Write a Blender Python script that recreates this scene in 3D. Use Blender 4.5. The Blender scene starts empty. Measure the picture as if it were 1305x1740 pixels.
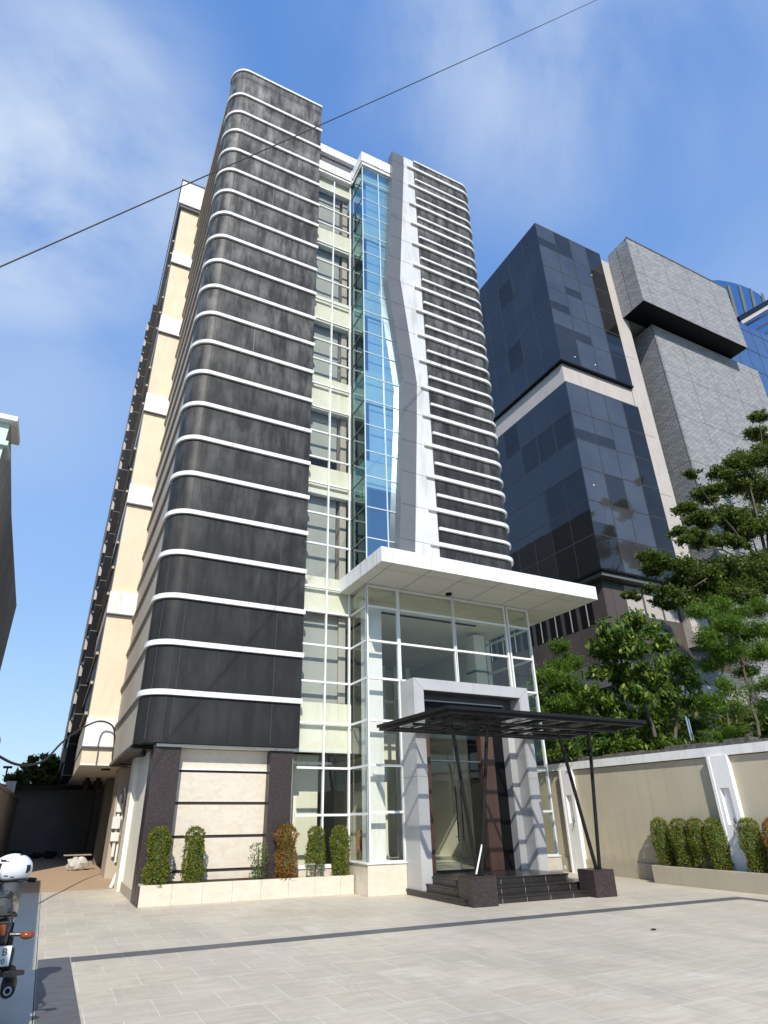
import bpy, math, random
import numpy as np
from mathutils import Matrix, Vector
R = math.radians
random.seed(4); rng = np.random.default_rng(4)
sc = bpy.context.scene
col = sc.collection

# ------------------------------------------------------------------ camera
F = 1015.7518; PX, PY = 615.01, 903.87; CAMZ = 1.55
AX = np.array([[0.9026535588, -0.4303077938, -0.0071940987],
               [0.1790612744, 0.3907111690, -0.9029295888],
               [0.3913484541, 0.8137444224, 0.4297282892]])
C0 = np.array([0, 0, CAMZ])
def at(x, y, ax, v):
    """world point seen at photo pixel x,y on the plane ax = v (used to measure the site)"""
    d = AX.T @ np.array([(x-PX)/F, (y-PY)/F, 1.0]); i = 'xyz'.index(ax)
    return C0 + (v-C0[i])/d[i]*d
cam = bpy.data.cameras.new('camera'); co = bpy.data.objects.new('camera', cam); col.objects.link(co)
m = Matrix.Identity(4)
for r in range(3):
    m[r][0] = AX[0][r]; m[r][1] = -AX[1][r]; m[r][2] = -AX[2][r]
m.translation = Vector((0, 0, CAMZ)); co.matrix_world = m
cam.sensor_fit = 'HORIZONTAL'; cam.sensor_width = 36; cam.lens = 36*F/1305
cam.shift_x = (652.5-PX)/1305; cam.shift_y = (PY-870)/1305
cam.clip_start = .05; cam.clip_end = 3000
sc.camera = co

# ------------------------------------------------------------------ materials
class NT:
    def __init__(s, name):
        s.m = bpy.data.materials.new(name); s.m.use_nodes = True
        s.t = s.m.node_tree; s.n = s.t.nodes; s.l = s.t.links; s.n.clear()
        s.out = s.n.new('ShaderNodeOutputMaterial')
    def add(s, typ, **kw):
        n = s.n.new('ShaderNode'+typ)
        for k, v in kw.items():
            if k.startswith('i_'):
                n.inputs[k[2:].replace('_', ' ')].default_value = v
            else: setattr(n, k, v)
        return n
    def ln(s, a, b): s.l.new(a, b)
    def coords(s, scale=(1, 1, 1), rot=(0, 0, 0), loc=(0, 0, 0)):
        g = s.add('TexCoord'); mp = s.add('Mapping'); mp.inputs['Scale'].default_value = scale
        mp.inputs['Rotation'].default_value = rot; mp.inputs['Location'].default_value = loc
        s.ln(g.outputs['Object'], mp.inputs['Vector']); return mp.outputs['Vector']
    def noise(s, vec, scale, detail=4, rough=.55, dist=0):
        n = s.add('TexNoise'); n.inputs['Scale'].default_value = scale; n.inputs['Detail'].default_value = detail
        n.inputs['Roughness'].default_value = rough; n.inputs['Distortion'].default_value = dist
        s.ln(vec, n.inputs['Vector']); return n.outputs['Fac']
    def ramp(s, fac, stops):
        r = s.add('ValToRGB'); e = r.color_ramp.elements
        while len(e) < len(stops): e.new(.5)
        for k, (p, c) in enumerate(stops):
            e[k].position = p; e[k].color = (c if len(c) == 4 else (*c, 1))
        s.ln(fac, r.inputs['Fac']); return r.outputs['Color']
    def mix(s, fac, a, b, typ='MIX'):
        n = s.add('Mix', data_type='RGBA', blend_type=typ)
        for sock, v in ((0, fac), (6, a), (7, b)):
            if hasattr(v, 'is_linked'): s.ln(v, n.inputs[sock])
            elif isinstance(v, (int, float)): n.inputs[sock].default_value = v
            else: n.inputs[sock].default_value = (*v, 1)
        return n.outputs[2]
    def math(s, op, a, b=0):
        n = s.add('Math', operation=op)
        for k, v in ((0, a), (1, b)):
            if hasattr(v, 'is_linked'): s.ln(v, n.inputs[k])
            else: n.inputs[k].default_value = v
        return n.outputs[0]
    def pbr(s, colr, rough=.6, metal=0, spec=.5, bump=None, bs=.1, bd=.01):
        p = s.add('BsdfPrincipled')
        for nm, v in (('Base Color', colr), ('Roughness', rough), ('Metallic', metal)):
            if hasattr(v, 'is_linked'): s.ln(v, p.inputs[nm])
            else: p.inputs[nm].default_value = (*v, 1) if nm == 'Base Color' else v
        p.inputs['Specular IOR Level'].default_value = spec
        if bump is not None:
            b = s.add('Bump'); b.inputs['Strength'].default_value = bs; b.inputs['Distance'].default_value = bd
            s.ln(bump, b.inputs['Height']); s.ln(b.outputs[0], p.inputs['Normal'])
        s.ln(p.outputs[0], s.out.inputs[0]); return s.m

def mul(c, k): return tuple(x*k for x in c)
def mottled(name, c, amt=.12, rough=.6, scale=3, stretch=(1, 1, 1), metal=0, spec=.4, bs=.08, dirt=None):
    t = NT(name); v = t.coords(stretch)
    a = t.noise(v, scale, 6); b = t.noise(v, scale*9, 3)
    colr = t.ramp(a, [(.3, mul(c, 1-amt)), (.7, mul(c, 1+amt))])
    if dirt:
        vd = t.coords((2.2, 2.2, .35)); d = t.noise(vd, 1.6, 6, .7)
        colr = t.mix(t.ramp(d, [(.5, (0, 0, 0)), (.78, (1, 1, 1))]), colr, dirt)
    return t.pbr(colr, rough, metal, spec, b, bs)

def m_black_panel():
    t = NT('weathered_black_panel'); g = t.add('TexCoord'); sx = t.add('SeparateXYZ'); t.ln(g.outputs['Object'], sx.inputs[0])
    v = t.coords((2.6, 2.6, .55)); st = t.noise(v, 1.5, 6, .6)
    v2 = t.coords((1, 1, 1)); bl = t.noise(v2, 1.1, 4, .6)
    # chalky weathering, stronger on the upper storeys which have stood most in the rain
    h = t.math('MULTIPLY_ADD', sx.outputs['Z'], .03); t.n[-1] if False else None
    hn = h.node; hn.inputs[2].default_value = -.12
    hh = t.math('MINIMUM', t.math('MAXIMUM', h, .05), .75)
    w = t.math('MULTIPLY', hh, t.ramp(st, [(.38, (.12, .12, .12)), (.62, (1, 1, 1))]))
    w2 = t.math('MULTIPLY', w, t.ramp(bl, [(.35, (.4, .4, .4)), (.6, (1.0, 1.0, 1.0))]))
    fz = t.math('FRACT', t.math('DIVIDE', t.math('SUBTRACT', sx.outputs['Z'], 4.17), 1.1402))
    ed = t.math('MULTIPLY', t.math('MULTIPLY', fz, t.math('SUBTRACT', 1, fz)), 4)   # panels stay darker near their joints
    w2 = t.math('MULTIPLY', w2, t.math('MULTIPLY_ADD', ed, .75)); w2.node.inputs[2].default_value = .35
    c = t.mix(w2, (.016, .016, .0165), (.31, .31, .29))
    # thin drips
    vd = t.coords((9, 9, .7)); dr = t.noise(vd, 1.3, 3, .5)
    c = t.mix(t.math('MULTIPLY', t.ramp(dr, [(.7, (0, 0, 0)), (.85, (1, 1, 1))]), .10), c, (.3, .29, .27))
    return t.pbr(c, .5, 0, .22, t.noise(v2, 14, 2), .04)
def m_marble():
    t = NT('cream_marble'); v = t.coords((1, 1, 1.7), (0, R(28), 0))
    a = t.noise(v, 4.5, 9, .72, .8)
    c = t.ramp(a, [(.3, (.57, .49, .38)), (.5, (.63, .57, .465)), (.7, (.67, .62, .53))])
    return t.pbr(c, .33, 0, .45, t.noise(v, 30, 2), .02)
def m_granite():
    t = NT('brown_granite'); v = t.coords(); a = t.noise(v, 42, 4, .8); b = t.noise(v, 2.5, 3)
    c = t.ramp(a, [(.35, (.014, .010, .010)), (.55, (.045, .034, .033)), (.72, (.12, .10, .097))])
    c = t.mix(t.math('MULTIPLY', b, .35), c, (.06, .05, .05))
    return t.pbr(c, .38, 0, .3)
def m_pave():
    t = NT('pale_stone_paving'); g = t.add('TexCoord'); v = g.outputs['Object']
    b = t.add('TexBrick'); t.ln(v, b.inputs['Vector'])
    b.offset = .5; b.inputs['Scale'].default_value = 1; b.inputs['Brick Width'].default_value = .6; b.inputs['Row Height'].default_value = .6
    b.inputs['Mortar Size'].default_value = .0055; b.inputs['Mortar Smooth'].default_value = .3
    b.inputs['Color1'].default_value = (.0, 0, 0, 1); b.inputs['Color2'].default_value = (1, 1, 1, 1); b.inputs['Mortar'].default_value = (.5, .5, .5, 1)
    vs = t.coords((1, 5, 1)); st = t.noise(vs, 2.2, 8, .7, .4)
    vb = t.coords(); bl = t.noise(vb, .35, 6, .65); fine = t.noise(vb, 45, 3)
    base = t.ramp(st, [(.28, (.44, .385, .295)), (.5, (.55, .49, .385)), (.72, (.635, .575, .455))])
    base = t.mix(.13, base, b.outputs['Color'], 'SOFT_LIGHT')
    base = t.mix(t.ramp(bl, [(.38, (.5, .5, .5)), (.6, (0, 0, 0))]), base, (.40, .37, .32))
    base = t.mix(t.math('MULTIPLY', t.ramp(t.noise(t.coords((1, 1.6, 1), loc=(3, 7, 0)), .8, 6, .7), [(.6, (0, 0, 0)), (.72, (1, 1, 1))]), .5), base, (.68, .67, .64))
    # faint tyre arcs
    ln = t.add('VectorMath', operation='DISTANCE'); t.ln(v, ln.inputs[0]); ln.inputs[1].default_value = (4.2, 6.3, 0)
    wv = t.math('PINGPONG', t.math('ADD', ln.outputs['Value'], .02), .045)
    ring = t.math('MULTIPLY', t.math('LESS_THAN', wv, .018), t.math('LESS_THAN', t.math('ABSOLUTE', t.math('SUBTRACT', ln.outputs['Value'], 1.15)), .14))
    base = t.mix(t.math('MULTIPLY', ring, t.math('MULTIPLY', st, .22)), base, (.3, .28, .25))
    ln2 = t.add('VectorMath', operation='DISTANCE'); t.ln(v, ln2.inputs[0]); ln2.inputs[1].default_value = (2.2, 1.6, 0)
    ring2 = t.math('LESS_THAN', t.math('ABSOLUTE', t.math('SUBTRACT', ln2.outputs['Value'], 6.05)), .07)
    base = t.mix(t.math('MULTIPLY', ring2, t.math('MULTIPLY', fine, .2)), base, (.3, .28, .25))
    spot = t.noise(t.coords(loc=(5, 2, 0)), 3.5, 3, .5)
    base = t.mix(t.math('MULTIPLY', t.ramp(spot, [(.68, (0, 0, 0)), (.78, (1, 1, 1))]), .4), base, (.27, .25, .21))
    mud = t.noise(t.coords((1, .35, 1), (0, 0, R(24))), 1.3, 8, .75)
    base = t.mix(t.math('MULTIPLY', t.ramp(mud, [(.50, (0, 0, 0)), (.64, (1, 1, 1))]), .6), base, (.40, .365, .30))
    grout = t.mix(t.math('MULTIPLY', b.outputs['Fac'], t.math('MULTIPLY', t.noise(vb, 1.7, 4, .6), 1.3)), base, (.70, .68, .62))
    return t.pbr(grout, .55, 0, .35, st, .08)
def m_darktile():
    t = NT('dark_stone_tile'); v = t.coords((1, 1, 1)); st = t.noise(t.coords((1, 4, 1)), 3, 7, .7)
    c = t.ramp(st, [(.3, (.075, .078, .088)), (.7, (.135, .138, .15))]); return t.pbr(c, .5, 0, .4, st, .08)
def m_glass(name, tint, gl, f0, rough=.01):
    t = NT(name); tr = t.add('BsdfTransparent'); tr.inputs[0].default_value = (*tint, 1)
    g = t.add('BsdfGlossy'); g.inputs['Color'].default_value = (*gl, 1); g.inputs['Roughness'].default_value = rough
    nz = t.noise(t.coords(), .7, 2); b = t.add('Bump'); b.inputs['Strength'].default_value = .05; b.inputs['Distance'].default_value = .1
    t.ln(nz, b.inputs['Height']); t.ln(b.outputs[0], g.inputs['Normal'])
    fr = t.add('Fresnel'); fr.inputs['IOR'].default_value = 1.5
    f = t.math('MINIMUM', t.math('ADD', t.math('MULTIPLY', fr.outputs[0], 1-f0), f0), 1)
    gm = t.add('NewGeometry'); f = t.math('MULTIPLY', f, t.math('SUBTRACT', 1, gm.outputs['Backfacing']))
    mx = t.add('MixShader'); t.ln(f, mx.inputs[0]); t.ln(tr.outputs[0], mx.inputs[1]); t.ln(g.outputs[0], mx.inputs[2])
    t.ln(mx.outputs[0], t.out.inputs[0]); return t.m
def m_reflect(name, c, gl, f0, spread=.15):
    """opaque coated glass"""
    t = NT(name); d = t.add('BsdfDiffuse'); v = t.coords(); a = t.noise(v, .25, 4)
    t.ln(t.ramp(a, [(.3, mul(c, 1-spread*2)), (.7, mul(c, 1+spread*2))]), d.inputs[0])
    g = t.add('BsdfGlossy'); g.inputs['Color'].default_value = (*gl, 1); g.inputs['Roughness'].default_value = .03
    b = t.add('Bump'); b.inputs['Strength'].default_value = .06; b.inputs['Distance'].default_value = .1
    t.ln(t.noise(v, .5, 2), b.inputs['Height']); t.ln(b.outputs[0], g.inputs['Normal'])
    fr = t.add('Fresnel'); fr.inputs['IOR'].default_value = 1.5
    f = t.math('MINIMUM', t.math('ADD', t.math('MULTIPLY', fr.outputs[0], 1-f0), f0), 1)
    mx = t.add('MixShader'); t.ln(f, mx.inputs[0]); t.ln(d.outputs[0], mx.inputs[1]); t.ln(g.outputs[0], mx.inputs[2])
    t.ln(mx.outputs[0], t.out.inputs[0]); return t.m
def m_scales():
    t = NT('grey_scale_cladding'); b = t.add('TexBrick')
    g = t.add('TexCoord'); sx = t.add('SeparateXYZ'); t.ln(g.outputs['Object'], sx.inputs[0])
    cb = t.add('CombineXYZ'); t.ln(t.math('ADD', sx.outputs['X'], sx.outputs['Y']), cb.inputs[0]); t.ln(sx.outputs['Z'], cb.inputs[1])
    t.ln(cb.outputs[0], b.inputs['Vector'])
    b.offset = .5; b.inputs['Scale'].default_value = 1; b.inputs['Brick Width'].default_value = .50; b.inputs['Row Height'].default_value = .20
    b.inputs['Mortar Size'].default_value = .022; b.inputs['Mortar Smooth'].default_value = .6; b.inputs['Bias'].default_value = 0
    b.inputs['Color1'].default_value = (.30, .305, .31, 1); b.inputs['Color2'].default_value = (.46, .46, .46, 1); b.inputs['Mortar'].default_value = (.05, .05, .05, 1)
    rz = t.math('FRACT', t.math('DIVIDE', sx.outputs['Z'], .20))
    c = t.mix(t.math('MULTIPLY', t.noise(t.coords(), .4, 4), .5), b.outputs['Color'], (.3, .3, .31))
    j = t.math('LESS_THAN', t.math('FRACT', t.math('DIVIDE', t.math('ADD', sx.outputs['X'], sx.outputs['Y']), 3.1)), .018)
    j2 = t.math('LESS_THAN', t.math('FRACT', t.math('DIVIDE', sx.outputs['Z'], 4.2)), .014)
    c = t.mix(t.math('MAXIMUM', j, j2), c, (.13, .13, .13))
    return t.pbr(c, .6, 0, .3, rz, .6, .06)
def m_leaf(name, a, b, c=None, trans=.35):
    t = NT(name); g = t.add('NewGeometry'); v = g.outputs['Random Per Island']
    stops = [(0, a), (1, b)] if c is None else [(0, a), (.7, b), (1, c)]
    colr = t.ramp(v, stops)
    d = t.add('BsdfPrincipled'); t.ln(colr, d.inputs['Base Color']); d.inputs['Roughness'].default_value = .5; d.inputs['Specular IOR Level'].default_value = .35
    tl = t.add('BsdfTranslucent'); t.ln(t.mix(.5, colr, (.25, .4, .03)), tl.inputs[0])
    mx = t.add('MixShader'); mx.inputs[0].default_value = trans
    t.ln(d.outputs[0], mx.inputs[1]); t.ln(tl.outputs[0], mx.inputs[2]); t.ln(mx.outputs[0], t.out.inputs[0]); return t.m

M = dict(
 black=m_black_panel(), marble=m_marble(), granite=m_granite(), pave=m_pave(), dtile=m_darktile(), scales=m_scales(),
 white=mottled('white_panel', (.78, .78, .76), .05, .4, 1.2, dirt=(.5, .48, .43), bs=.02),
 whitewall=mottled('white_paint', (.80, .80, .79), .04, .6, 2, dirt=(.62, .60, .56)),
 silverw=mottled('light_silver_panel', (.62, .63, .63), .06, .42, 1.2, dirt=(.42, .41, .38)),
 trim=mottled('white_trim', (.74, .74, .72), .06, .5, 2, dirt=(.5, .48, .43)),
 soffit=mottled('soffit_panel', (.62, .61, .54), .04, .5, 1.5),
 joint=mottled('joint_shadow_gap', (.05, .05, .05), .1, .8),
 jointl=mottled('panel_joint', (.25, .25, .25), .1, .8),
 strip=mottled('grey_strip_panel', (.13, .135, .14), .1, .35, 1.0, spec=.5),
 metal=mottled('silver_panel', (.46, .46, .455), .06, .36, 1.5, metal=.12, dirt=(.40, .40, .40)),
 metald=mottled('dark_silver_panel', (.075, .08, .08), .08, .4, 2, metal=.1, spec=.3),
 mull=mottled('mullion_metal', (.74, .76, .74), .03, .4, 3),
 mullb=mottled('pale_blue_mullion', (.52, .64, .70), .03, .4, 3),
 mulld=mottled('dark_gasket', (.10, .12, .12), .05, .5, 3),
 cream=mottled('cream_spandrel', (.80, .765, .65), .04, .55, 1.5, dirt=(.66, .62, .5)),
 beige=mottled('beige_render', (.68, .60, .45), .06, .8, .9, dirt=(.58, .51, .38)),
 tan=mottled('tan_and_shaded_beige', (.43, .37, .30), .08, .8, .9),
 wallbeige=mottled('boundary_render', (.49, .435, .325), .09, .8, .8, dirt=(.41, .36, .28)),
 blind=mottled('roller_blind', (.38, .385, .37), .10, .7, .5, (4, 1, .6)),
 backing=mottled('pale_bay_backing', (.66, .68, .68), .06, .7, .5, (4, 1, .6)),
 inner=mottled('interior_plaster', (.76, .73, .60), .05, .7, .8),
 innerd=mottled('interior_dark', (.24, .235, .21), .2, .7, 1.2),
 floor=mottled('interior_floor', (.6, .57, .5), .1, .2, 2),
 copper=mottled('copper_brown_frame', (.095, .056, .045), .15, .35, 2, (2, 2, .5), metal=.2),
 dark=mottled('black_void', (.008, .008, .009), .2, .4, 2, spec=.12),
 steel=mottled('dark_painted_steel', (.011, .0105, .0105), .2, .42, 5, spec=.22),
 stepm=mottled('black_step_granite', (.026, .024, .024), .25, .25, 20, spec=.4),
 concrete=mottled('smooth_painted_concrete', (.54, .53, .47), .06, .55, .7, (1, 3, 1), dirt=(.46, .45, .40)),
 brown=mottled('brown_brick_floor', (.44, .31, .20), .2, .8, 6, (1, 4, 1)),
 asphalt=mottled('asphalt', (.06, .06, .06), .15, .9, 8),
 greywall=mottled('grey_plaster_wall', (.19, .19, .18), .12, .85, 1.2, (1, 1, .5)),
 cement=mottled('stained_cement', (.33, .325, .31), .25, .9, 1.5, (3, 3, .4), dirt=(.17, .17, .16)),
 mint=mottled('mint_paint', (.55, .68, .62), .05, .7, 2),
 coping=mottled('rough_dark_stone', (.10, .095, .085), .5, .95, 9, bs=.6),
 soil=mottled('soil', (.07, .05, .035), .3, .95, 8, bs=.4),
 lawn=mottled('lawn', (.06, .09, .03), .3, .95, 5, bs=.4),
 core=mottled('pale_concrete', (.47, .43, .395), .06, .8, .5, dirt=(.38, .33, .29)),
 podium=mottled('brown_stone_panel', (.085, .066, .06), .15, .4, .6),
 podlight=mottled('cream_stone_panel', (.42, .39, .36), .08, .5, .6),
 pipe=mottled('white_pvc', (.7, .7, .67), .05, .4, 3),
 rubber=mottled('black_rubber', (.02, .02, .02), .2, .6, 8),
 chrome=mottled('chrome', (.6, .6, .62), .05, .15, 3, metal=.95),
 helmet=mottled('white_gloss_shell', (.72, .74, .76), .04, .12, 3, spec=.6),
 blackp=mottled('black_gloss_plastic', (.02, .02, .022), .2, .2, 3, spec=.6),
 silverp=mottled('silver_paint', (.09, .095, .10), .08, .45, 3, metal=.2),
 amber=mottled('amber_lens', (.22, .055, .015), .1, .15, 3, spec=.6),
 plate=mottled('plate_white', (.7, .7, .68), .04, .4, 3),
 bag=mottled('white_sack', (.5, .48, .45), .2, .8, 5, bs=.5),
 bark=mottled('bark', (.11, .09, .07), .25, .9, 8, (1, 1, .3), bs=.5),
 wood=mottled('weathered_board', (.33, .27, .20), .2, .8, 6, (1, 1, .2)),
 gclear=m_glass('clear_glass', (.94, .955, .935), (.62, .66, .62), .03),
 gside=m_glass('teal_glass', (.55, .70, .72), (.55, .75, .8), .08),
 gblue=m_glass('blue_glass', (.80, .93, .98), (.72, .90, 1.0), .40),
 gdark=m_reflect('dark_blue_glass', (.022, .024, .027), (.50, .47, .45), .13),
 gdark2=m_reflect('darker_blue_glass', (.016, .017, .019), (.44, .42, .41), .085),
 gpale=m_reflect('blind_and_reflection_glass', (.055, .058, .064), (.64, .61, .60), .16),
 gfar=m_reflect('far_blue_glass', (.02, .04, .09), (.45, .68, 1.0), .42),
 gfar2=m_reflect('grey_blue_glass', (.05, .07, .10), (.6, .75, .95), .35),
 smoky=m_glass('smoked_sheet', (.84, .84, .84), (.5, .5, .5), .04, .2),
 leafA=m_leaf('broad_leaf', (.025, .06, .010), (.085, .15, .02), (.24, .28, .035)),
 leafB=m_leaf('feathery_leaf', (.04, .09, .010), (.11, .20, .02), (.20, .29, .04)),
 leafC=m_leaf('dark_leaf', (.025, .042, .010), (.075, .105, .02), (.17, .19, .035)),
 hedge=m_leaf('hedge_leaf', (.075, .11, .012), (.16, .19, .02), (.33, .24, .04)),
 hedger=m_leaf('red_hedge_leaf', (.12, .10, .015), (.30, .14, .03), (.42, .10, .04)),
 chairwood=mottled('orange_wood', (.30, .13, .05), .15, .4, 4),
 pleaf=m_leaf('pale_leaf', (.35, .42, .30), (.55, .6, .5)),
 olive=mottled('olive_mullion', (.13, .14, .10), .1, .5, 1),
 litlamp=None)
def _lamp():
    t = NT('dull_lens'); return t.pbr((.4, .4, .38), .3)
M['litlamp'] = _lamp()
def m_wall():
    t = NT('stained_boundary_render'); g = t.add('TexCoord'); sx = t.add('SeparateXYZ'); t.ln(g.outputs['Object'], sx.inputs[0])
    v = t.coords(); a = t.noise(v, .7, 6, .6)
    c = t.ramp(a, [(.3, (.45, .40, .30)), (.7, (.53, .475, .36))])
    st = t.noise(t.coords((1, 5, .25)), 1.2, 5, .7)            # rain streaks
    c = t.mix(t.math('MULTIPLY', t.ramp(st, [(.52, (0, 0, 0)), (.7, (1, 1, 1))]), .35), c, (.33, .29, .22))
    hgt = t.math('ADD', sx.outputs['Z'], t.math('MULTIPLY', t.noise(v, 4, 5, .7), -.7))   # ragged splash band at the foot
    c = t.mix(t.math('MULTIPLY', t.ramp(hgt, [(.0, (1, 1, 1)), (.16, (0, 0, 0))]), .45), c, (.30, .27, .21))
    return t.pbr(c, .85, 0, .25, t.noise(v, 60, 3), .15)
M['wallbeige'] = m_wall()

# ------------------------------------------------------------------ mesh builder
class MB:
    def __init__(s): s.v = []; s.f = []; s.mi = []; s.ms = []
    def _m(s, mat):
        if mat not in s.ms: s.ms.append(mat)
        return s.ms.index(mat)
    def poly(s, pts, faces, mat):
        o = len(s.v); s.v += [tuple(map(float, p)) for p in pts]; k = s._m(mat)
        for f in faces: s.f.append(tuple(i+o for i in f)); s.mi.append(k)
        return s
    def box(s, x0, x1, y0, y1, z0, z1, mat):
        p = [(x, y, z) for z in (z0, z1) for y in (y0, y1) for x in (x0, x1)]
        return s.poly(p, [(0, 2, 3, 1), (4, 5, 7, 6), (0, 1, 5, 4), (2, 6, 7, 3), (0, 4, 6, 2), (1, 3, 7, 5)], mat)
    def prism(s, pts, z0, z1, mat):
        n = len(pts); p = [(x, y, z0) for x, y in pts]+[(x, y, z1) for x, y in pts]
        return s.poly(p, [tuple(range(n))[::-1], tuple(range(n, 2*n))]+[(i, (i+1) % n, n+(i+1) % n, n+i) for i in range(n)], mat)
    def prismy(s, pts, y0, y1, mat):        # outline in x,z extruded along y
        n = len(pts); p = [(x, y0, z) for x, z in pts]+[(x, y1, z) for x, z in pts]
        return s.poly(p, [tuple(range(n)), tuple(range(n, 2*n))[::-1]]+[(i, n+i, n+(i+1) % n, (i+1) % n) for i in range(n)], mat)
    def bar(s, a, b, w, mat, h=None, up=(0, 0, 1)):
        a = Vector(a); b = Vector(b); d = (b-a).normalized(); u = Vector(up)
        if abs(d.dot(u)) > .98: u = Vector((0, 1, 0))
        r = d.cross(u).normalized(); u = r.cross(d).normalized(); h = h or w
        p = [q+r*i*w/2+u*j*h/2 for q in (a, b) for i, j in ((-1, -1), (1, -1), (1, 1), (-1, 1))]
        return s.poly(p, [(0, 1, 2, 3), (7, 6, 5, 4)]+[(i, i+4, (i+1) % 4+4, (i+1) % 4) for i in range(4)], mat)
    def tube(s, path, rad, mat, n=10):
        path = [Vector(p) for p in path]; rs = rad if isinstance(rad, (list, tuple)) else [rad]*len(path)
        pts = []; prev = None
        for i, p in enumerate(path):
            d = (path[min(i+1, len(path)-1)]-path[max(i-1, 0)]).normalized()
            if prev is None:
                u = Vector((0, 0, 1)) if abs(d.z) < .9 else Vector((1, 0, 0)); u = (u-d*u.dot(d)).normalized()
            else: u = (prev-d*prev.dot(d)).normalized()
            prev = u; w = d.cross(u)
            pts += [p+(u*math.cos(2*math.pi*k/n)+w*math.sin(2*math.pi*k/n))*rs[i] for k in range(n)]
        L = len(path); fs = [(i*n+k, i*n+(k+1) % n, (i+1)*n+(k+1) % n, (i+1)*n+k) for i in range(L-1) for k in range(n)]
        fs += [tuple(range(n))[::-1], tuple(range((L-1)*n, L*n))]
        return s.poly(pts, fs, mat)
    def ell(s, c, r, mat, n=14, m_=9, fn=None):
        pts = []; fs = []
        for i in range(m_+1):
            th = math.pi*i/m_
            for k in range(n):
                ph = 2*math.pi*k/n; d = Vector((math.sin(th)*math.cos(ph), math.sin(th)*math.sin(ph), math.cos(th)))
                q = 1 if fn is None else fn(d); pts.append((c[0]+d.x*r[0]*q, c[1]+d.y*r[1]*q, c[2]+d.z*r[2]*q))
        for i in range(m_):
            for k in range(n): fs.append((i*n+k, (i+1)*n+k, (i+1)*n+(k+1) % n, i*n+(k+1) % n))
        return s.poly(pts, fs, mat)
    def build(s, name, parent=None, smooth=False, bevel=0, kind=None):
        me = bpy.data.meshes.new(name); me.from_pydata(s.v, [], s.f)
        for mt in s.ms: me.materials.append(M[mt])
        me.polygons.foreach_set('material_index', s.mi)
        if smooth: me.polygons.foreach_set('use_smooth', [True]*len(me.polygons))
        me.update(); o = bpy.data.objects.new(name, me); col.objects.link(o)
        if parent:
            o.parent = parent
            o.matrix_parent_inverse = q_loc(parent).inverted()
        if smooth:
            e = o.modifiers.new('edges', 'EDGE_SPLIT'); e.split_angle = R(40)
        if bevel:
            b = o.modifiers.new('bevel', 'BEVEL'); b.width = bevel; b.segments = 2; b.limit_method = 'ANGLE'
        if kind: o['kind'] = kind
        return o
def q_loc(q):     # world matrix of a thing; parts are modelled in world coordinates, so theirs is the identity
    return Matrix.Translation(q.location) @ q.rotation_euler.to_matrix().to_4x4()
def B(*a): return MB().box(*a)
def tag(o, label, cat, group=None, kind=None):
    if label: o['label'] = label
    if cat: o['category'] = cat
    if group: o['group'] = group
    if kind: o['kind'] = kind
    return o
def empty(name, loc, label, cat, group=None):
    o = bpy.data.objects.new(name, None); col.objects.link(o); o.location = loc; o.empty_display_size = .2
    return tag(o, label, cat, group)
def copy_tree(o, parent=None):
    c = o.copy(); col.objects.link(c)
    if parent: c.parent = parent
    for ch in list(o.children): copy_tree(ch, c)
    return c

# ------------------------------------------------------------------ sky and sun
sd = Vector((.40, 1, -.88)).normalized()
w = bpy.data.worlds.new('World'); sc.world = w; w.use_nodes = True; nt = w.node_tree; nt.nodes.clear()
def wn(t, **k):
    n = nt.nodes.new('ShaderNode'+t)
    for a, b in k.items(): setattr(n, a, b)
    return n
wo = wn('OutputWorld'); bg = wn('Background'); bg.inputs[1].default_value = .15
sky = wn('TexSky'); sky.sky_type = 'NISHITA'; sky.sun_disc = False
sky.sun_elevation = math.asin(-sd.z); sky.sun_rotation = math.atan2(-sd.x, -sd.y)
sky.air_density = 1.0; sky.dust_density = .6; sky.ozone_density = 2.5
tc = wn('TexCoord'); hs = wn('HueSaturation'); hs.inputs['Saturation'].default_value = 1.12; hs.inputs['Value'].default_value = 1.0
nt.links.new(sky.outputs[0], hs.inputs['Color'])
def dirpx(x, y):
    d = AX.T @ np.array([(x-PX)/F, (y-PY)/F, 1.0]); return d/np.linalg.norm(d)
mp = wn('Mapping'); mp.inputs['Scale'].default_value = (1, 1.0, 1.25); nt.links.new(tc.outputs['Generated'], mp.inputs[0])
nz = wn('TexNoise'); nz.inputs['Scale'].default_value = 2.3; nz.inputs['Detail'].default_value = 9; nz.inputs['Roughness'].default_value = .56; nz.inputs['Distortion'].default_value = .35
nt.links.new(mp.outputs[0], nz.inputs['Vector'])
def wm(op, a, b=0, c=0):
    n = wn('Math', operation=op)
    for k, v in enumerate((a, b, c)):
        if hasattr(v, 'is_linked'): nt.links.new(v, n.inputs[k])
        else: n.inputs[k].default_value = v
    return n.outputs[0]
acc = None
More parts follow.
